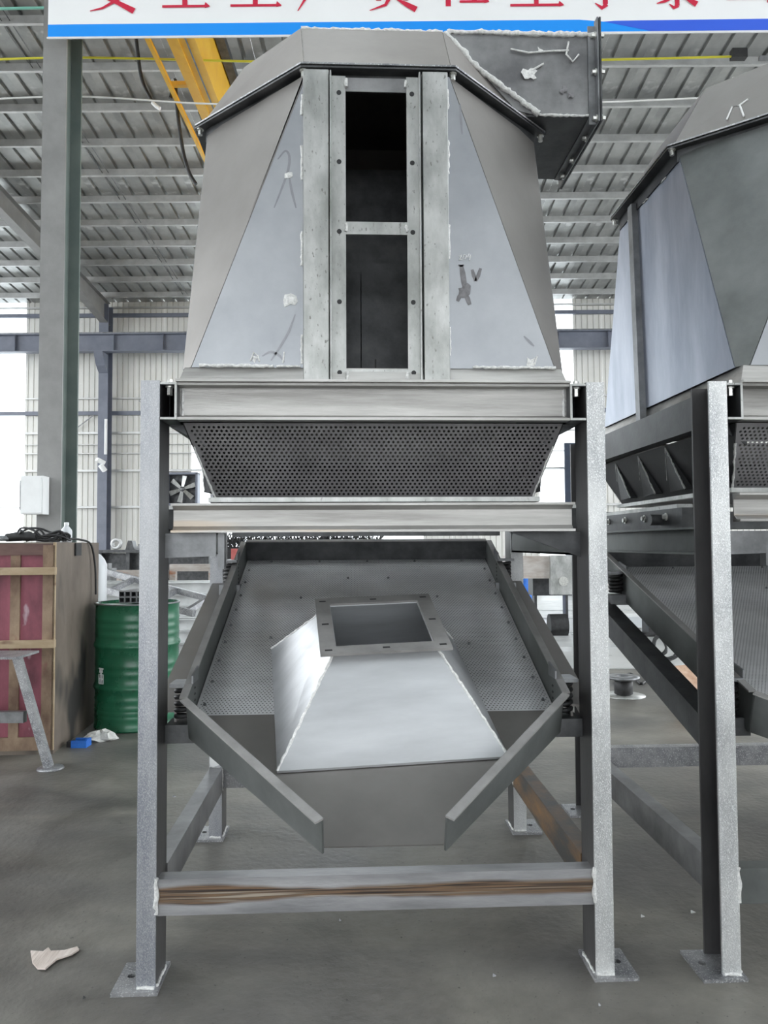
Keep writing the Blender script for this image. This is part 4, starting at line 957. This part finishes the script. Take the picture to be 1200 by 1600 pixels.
# two ladder-like welded frames leaning across the stock
def ladder(a, b, off, label, mt, rungs):
    t = thing('ladder_frame', label, 'frame', (Vector(a)*.5+Vector(b)*.5)*1.0, FB); a = Vector(a); b = Vector(b); off = Vector(off)
    MB().bar(a, b, .06, .06).build('rail', mt, t); MB().bar(a+off, b+off, .06, .06).build('rail', mt, t)
    for f in rungs: MB().bar(a+(b-a)*f, a+off+(b-a)*f, .05, .05).build('rung', mt, t)
    MB().bar(b, (b.x, b.y, 0), .05, .05).build('stand', mt, t); MB().bar(a, (a.x, a.y, 0), .05, .05).build('stand', mt, t)
ladder(hp(130, 884, 8.0), hp(336, 938, 7.6), (-.12, -.35, -.10), 'grey ladder-like welded frame resting above the steel bars behind the drum', 'mill_steel', (.12, .4, .72, .95))
# dark bench along the far wall with a hose coil and tools
wb = thing('workbench', 'dark metal workbench by the far wall left of the middle frame', 'bench', (-7.6, 21, 0), FB)
v = 21.; zt_ = pz(857, v)
MB().box(px(150, v), px(330, v), v, v+1, zt_-.08, zt_).build('bench_top', 'black_steel', wb)
for x in (152, 196, 240, 320): MB().box(px(x, v), px(x, v)+.1, v+.05, v+.9, 0, zt_-.08).build('leg', 'black_steel', wb)
MB().box(px(152, v), px(328, v), v+.3, v+.9, .3, zt_-.1).build('cabinet', 'black_steel', wb)
def coil(name, lab, cat, u, v, z, R, r, mt, turns=4, axis='Y', w=.05):
    m = MB()
    pts = [(R*math.cos(k*2*math.pi/20), R*math.sin(k*2*math.pi/20), w*(k/20-turns/2)) for k in range(turns*20+1)]
    M = Matrix.Translation((u, v, z)) @ (Matrix.Rotation(math.pi/2, 4, 'X') if axis == 'Y' else ID)
    m.tube([M @ Vector(p) for p in pts], r, 6)
    return solo(m, name, mt, lab, cat, FB)
coil('hose_coil', 'pale ring-shaped hose coil standing on the far bench', 'coil', px(178, v), v+.2, zt_+.17, .12, .045, 'stock_steel', 2)
m = MB().prism([(px(192, v), v+.2, zt_), (px(206, v), v+.2, zt_), (px(202, v), v+.2, zt_+.26), (px(196, v), v+.2, zt_+.26)], (0, .3, 0)); solo(m, 'vice', 'black_steel', 'dark cone-shaped vice on the far bench', 'vice', FB)
m = MB(); m.box(px(209, v), px(232, v), v+.2, v+.5, zt_, zt_+.1); m.box(px(211, v), px(224, v), v+.25, v+.4, zt_+.1, zt_+.16); solo(m, 'toolbox', 'rail_steel', 'low grey toolbox on the far bench beside the vice', 'toolbox', FB)
# pieces behind the crate
m = MB(); cyl = (px(152, 7.2), 7.2, 0); m.lathe([(0, 0), (.09, 0), (.09, pz(880, 7.2)), (.07, pz(872, 7.2)), (.03, pz(864, 7.2)), (0, pz(862, 7.2))], cyl, 18); solo(m, 'gas_cylinder', 'bottle_white', 'white round canister standing behind the crate', 'canister', FB)
m = MB(); q0 = pz(886, 12); m.box(px(160, 12), px(172, 12), 12, 12.3, 0, q0); m.box(px(163, 12), px(168, 12), 12.05, 12.2, q0, q0+.08); solo(m, 'paint_can', 'rail_steel', 'grey can among the stock behind the crate', 'can', FB)
# rusty beam lengths lying behind stock
for i, (x0, x1, y0_, y1_, v) in enumerate(((178, 260, 889, 902, 12.5), (265, 335, 880, 891, 12.8))):
    m = MB(); m.box(px(x0, v), px(x1, v), v, v+.15, pz(y1_, v), pz(y0_, v)); m.box(px(x0, v), px(x0, v)+.1, v, v+.12, 0, pz(y1_, v)); m.box(px(x1, v)-.1, px(x1, v), v, v+.12, 0, pz(y1_, v))
    solo(m, 'rusty_beam', 'rust_beam', ('brownish rusty beam on short legs behind the ladder frame', 'brownish rusty beam on short legs right of the front left post')[i], 'beam', FB)
# red carton and dark wire coils behind the sieve
v = 8.0
m = MB().box(px(361, v), px(377, v), v, v+.15, pz(873, v), pz(856, v)); m.box(px(363, v), px(366, v), v-.004, v, pz(871, v), pz(858, v)); 
st = thing('stool', 'low dark steel stool behind the left of the sieve', 'stool', (px(370, v), v, 0), FB)
MB().box(px(352, v), px(392, v), v-.1, v+.4, pz(873, v)-.03, pz(873, v)).build('seat', 'rail_steel', st)
for dx in (354, 389):
    for dv in (-.05, .33): MB().box(px(dx, v)-.02, px(dx, v)+.02, v+dv, v+dv+.04, 0, pz(873, v)-.03).build('leg', 'rail_steel', st)
solo(m, 'red_carton', 'red_box', 'small red carton seen left of the sieve tray', 'carton', FB)
for i, (x, v, mt) in enumerate(((415, 13, 'black_steel'), (492, 13.3, 'black_steel'), (560, 13, 'rubber'), (668, 13.2, 'rail_steel'))):
    coil('wire_coil', ('dark wire coil seen left above the sieve back wall', 'dark wire coil in the middle-left above the sieve', 'black wire coil just left of the bright gap', 'grey ribbed hose coil right of the bright gap')[i], 'coil', px(x, v), v, 1.15, .35, .03, mt, 8, 'Y', .06)
cs = thing('coil_stand', 'low steel stand carrying the wire coils behind the machine', 'stand', (0, 13.2, 0), FB)
MB().box(px(390, 13.2), px(720, 13.2), 12.9, 13.6, .70, .745).build('shelf', 'black_steel', cs)
for x in (395, 550, 712): MB().box(px(x, 13), px(x, 13)+.07, 12.95, 13.5, 0, .70).build('leg', 'black_steel', cs)

# ------------------------------------------------------------------ between the two machines
v = 11.5
rb2 = thing('crane_end_carriage', 'long rust-stained steel end carriage with black rubber wheel right of the sieve', 'carriage', (px(850, v), v, 0), FB)
MB().box(px(790, v), px(890, v), v, v+.35, pz(905, v), pz(870, v)).build('beam', 'rust_beam', rb2)
MB().box(px(858, v), px(892, v), v-.08, v+.05, pz(930, v), pz(869, v)).build('end_plate', 'galv', rb2)
MB().tube([(px(877, v), v-.12, pz(909, v)), (px(877, v), v-.06, pz(909, v))], .07, 14).build('shaft', 'zinc_bolt', rb2)
MB().tube([(px(858, v), v+.1, .20), (px(886, v), v+.1, .20)], .17, 18).build('wheel', 'rubber', rb2)
MB().tube([(px(800, v), v+.1, .20), (px(815, v), v+.1, .20)], .17, 18).build('wheel', 'rubber', rb2)
bd = thing('blue_barrel', 'blue plastic barrel far behind the right spring', 'barrel', (px(820, 14), 14, 0), FB)
MB().lathe([(0, 0), (.2, 0), (.22, .1), (.22, .9), (.2, 1.02), (0, 1.03)], (px(815, 14), 14, 0), 20).build('barrel_body', 'paint_blue', bd)
MB().lathe([(.06, 0), (.06, .05), (0, .05)], (px(815, 14), 14, 1.03), 10).build('cap', 'rubber', bd)
# shrub-like heap of dark offcuts on the carriage
rnd = random.Random(5); m = MB()
for k in range(26):
    u = px(rnd.uniform(832, 882), 12.2); a = rnd.uniform(0, 6.28); z = pz(891, 12.2)
    m.bar((u, 12.2, z-.02), (u+.18*math.cos(a), 12.2+rnd.uniform(-.1, .1), z+rnd.uniform(.03, .22)), .02, .02)
m.box(px(828, 12.2), px(888, 12.2), 12.0, 12.4, .62, pz(891, 12.2)); 
m.box(px(832, 12.2), px(836, 12.2), 12.1, 12.3, 0, .62); m.box(px(880, 12.2), px(884, 12.2), 12.1, 12.3, 0, .62)
solo(m, 'offcut_heap', 'black_steel', 'heap of dark steel offcuts on a stand right of the sieve', 'offcuts', FB, kind='stuff')
# sheets lying on the floor
for i, (x0, x1, ya, yb) in enumerate(((830, 1000, 955, 940), (845, 930, 968, 958), (940, 1035, 936, 926), (905, 1010, 1012, 992), (820, 900, 1018, 1000))):
    A = [pf(x0, ya), pf(x1, ya), pf(x1-10, yb), pf(x0-4, yb)]
    m = MB().prism([(q[0], q[1], .0) for q in A], (0, 0, .03+.01*i))
    solo(m, 'steel_plate', 'stock_steel', ('pale steel plate on the floor, farthest long one between the machines', 'pale steel plate on the floor just right of the sieve wall', 'pale steel plate far off, left of the right sieve', 'pale steel plate behind the right frame\'s spring beam', 'pale steel plate nearest the middle frame\'s right post')[i], 'plate', FB)
a = pf(990, 985)
tb = thing('storage_box', 'translucent plastic storage box on the floor between the machines', 'box', a, FB)
MB().box(a[0]-.22, a[0]+.22, a[1], a[1]+.35, .045, .22).build('box_body', 'bottle_white', tb)
MB().box(a[0]-.235, a[0]+.235, a[1]-.01, a[1]+.36, .22, .245).build('lid', 'paint_white', tb)
a = pf(1028, 996)
m = MB().box(a[0]-.17, a[0]+.25, a[1], a[1]+.3, 0, .26); m.box(a[0]-.15, a[0]+.23, a[1]+.02, a[1]+.28, .26, .28); solo(m, 'black_case', 'rubber', 'black plastic case beside the translucent storage box', 'case', FB)
a = pf(970, 1085)
sp = thing('cable_reel', 'small black spool standing on a plate between the machines', 'spool', a, FB)
MB().lathe([(0, 0), (.20, 0), (.20, .008), (0, .008)], (a[0], a[1], 0), 24).build('lower_flange', 'galv', sp)
MB().lathe([(.06, .008), (.085, .02), (.085, .15), (.06, .16)], (a[0], a[1], 0), 20).build('core', 'rubber', sp)
MB().lathe([(.05, .16), (.15, .16), (.15, .185), (.05, .185), (.05, .16)], (a[0], a[1], 0), 24).build('upper_flange', 'rail_steel', sp)
for i, (x, y) in enumerate(((1020, 1032), (1040, 1035))):
    a = pf(x, y); rnd = random.Random(30+i); pts = []
    for k in range(40):
        an = k*.6; pts.append((a[0]+.16*math.cos(an)+rnd.uniform(-.02, .02), a[1]+.05*math.sin(an)+.05, .18+.13*math.sin(an)+rnd.uniform(-.02, .02)))
    solo(MB().tube(hang([(q[0], q[1], max(q[2], .02)) for q in pts], 4), .014, 6), 'cable_loop', 'rubber', ('left bundle of looped black cable behind the right spring beam', 'right bundle of looped black cable behind the right spring beam')[i], 'cable', FB)
rnd = random.Random(9); pts = [(pf(955+6*k, 1062+8*math.sin(k*1.1))) for k in range(11)]
solo(MB().tube(hang([(q[0], q[1], .02) for q in pts], 5), .014, 6), 'floor_cable', 'rubber', 'black cable snaking on the floor by the small spool', 'cable', FB)
a = pf(1060, 1112)
bx = thing('stained_board', 'rust-stained tan board leaning behind the right front post', 'board', a, FB)
A = [(a[0]-.12, a[1]-.2, 0), (a[0]+.32, a[1]-.25, 0), (a[0]+.30, a[1]+.15, .33), (a[0]+.12, a[1]+.2, .36), (a[0]-.18, a[1]+.18, .33)]
MB().plate(A, .025).build('board_face', 'rust_board', bx)
MB().bar((a[0]+.1, a[1]+.25, 0), (a[0]+.1, a[1]+.2, .30), .04, .04).build('prop', 'batten', bx)

# bristly dark bundle of wire rods lying across the coil stand
rnd = random.Random(77); m = MB()
for k in range(520):
    x = rnd.uniform(350, 598); z = rnd.uniform(1.40, 1.56); a = rnd.uniform(-.9, .9); l = rnd.uniform(.06, .16); v = rnd.uniform(12.0, 12.25)
    m.bar((px(x, v)-math.sin(a)*l, v, z-math.cos(a)*l), (px(x, v)+math.sin(a)*l, v+rnd.uniform(-.05, .05), z+math.cos(a)*l), .012, .012)
m.box(px(352, 12.1), px(590, 12.1), 12.05, 12.2, 1.12, 1.42)
for x in (357, 585): m.box(px(x, 12.1)-.03, px(x, 12.1)+.03, 12.08, 12.16, 0, 1.2)
solo(m, 'wire_bundle', 'rubber', 'bristly dark bundle of wire seen above the back of the sieve', 'wire', FB, kind='stuff')
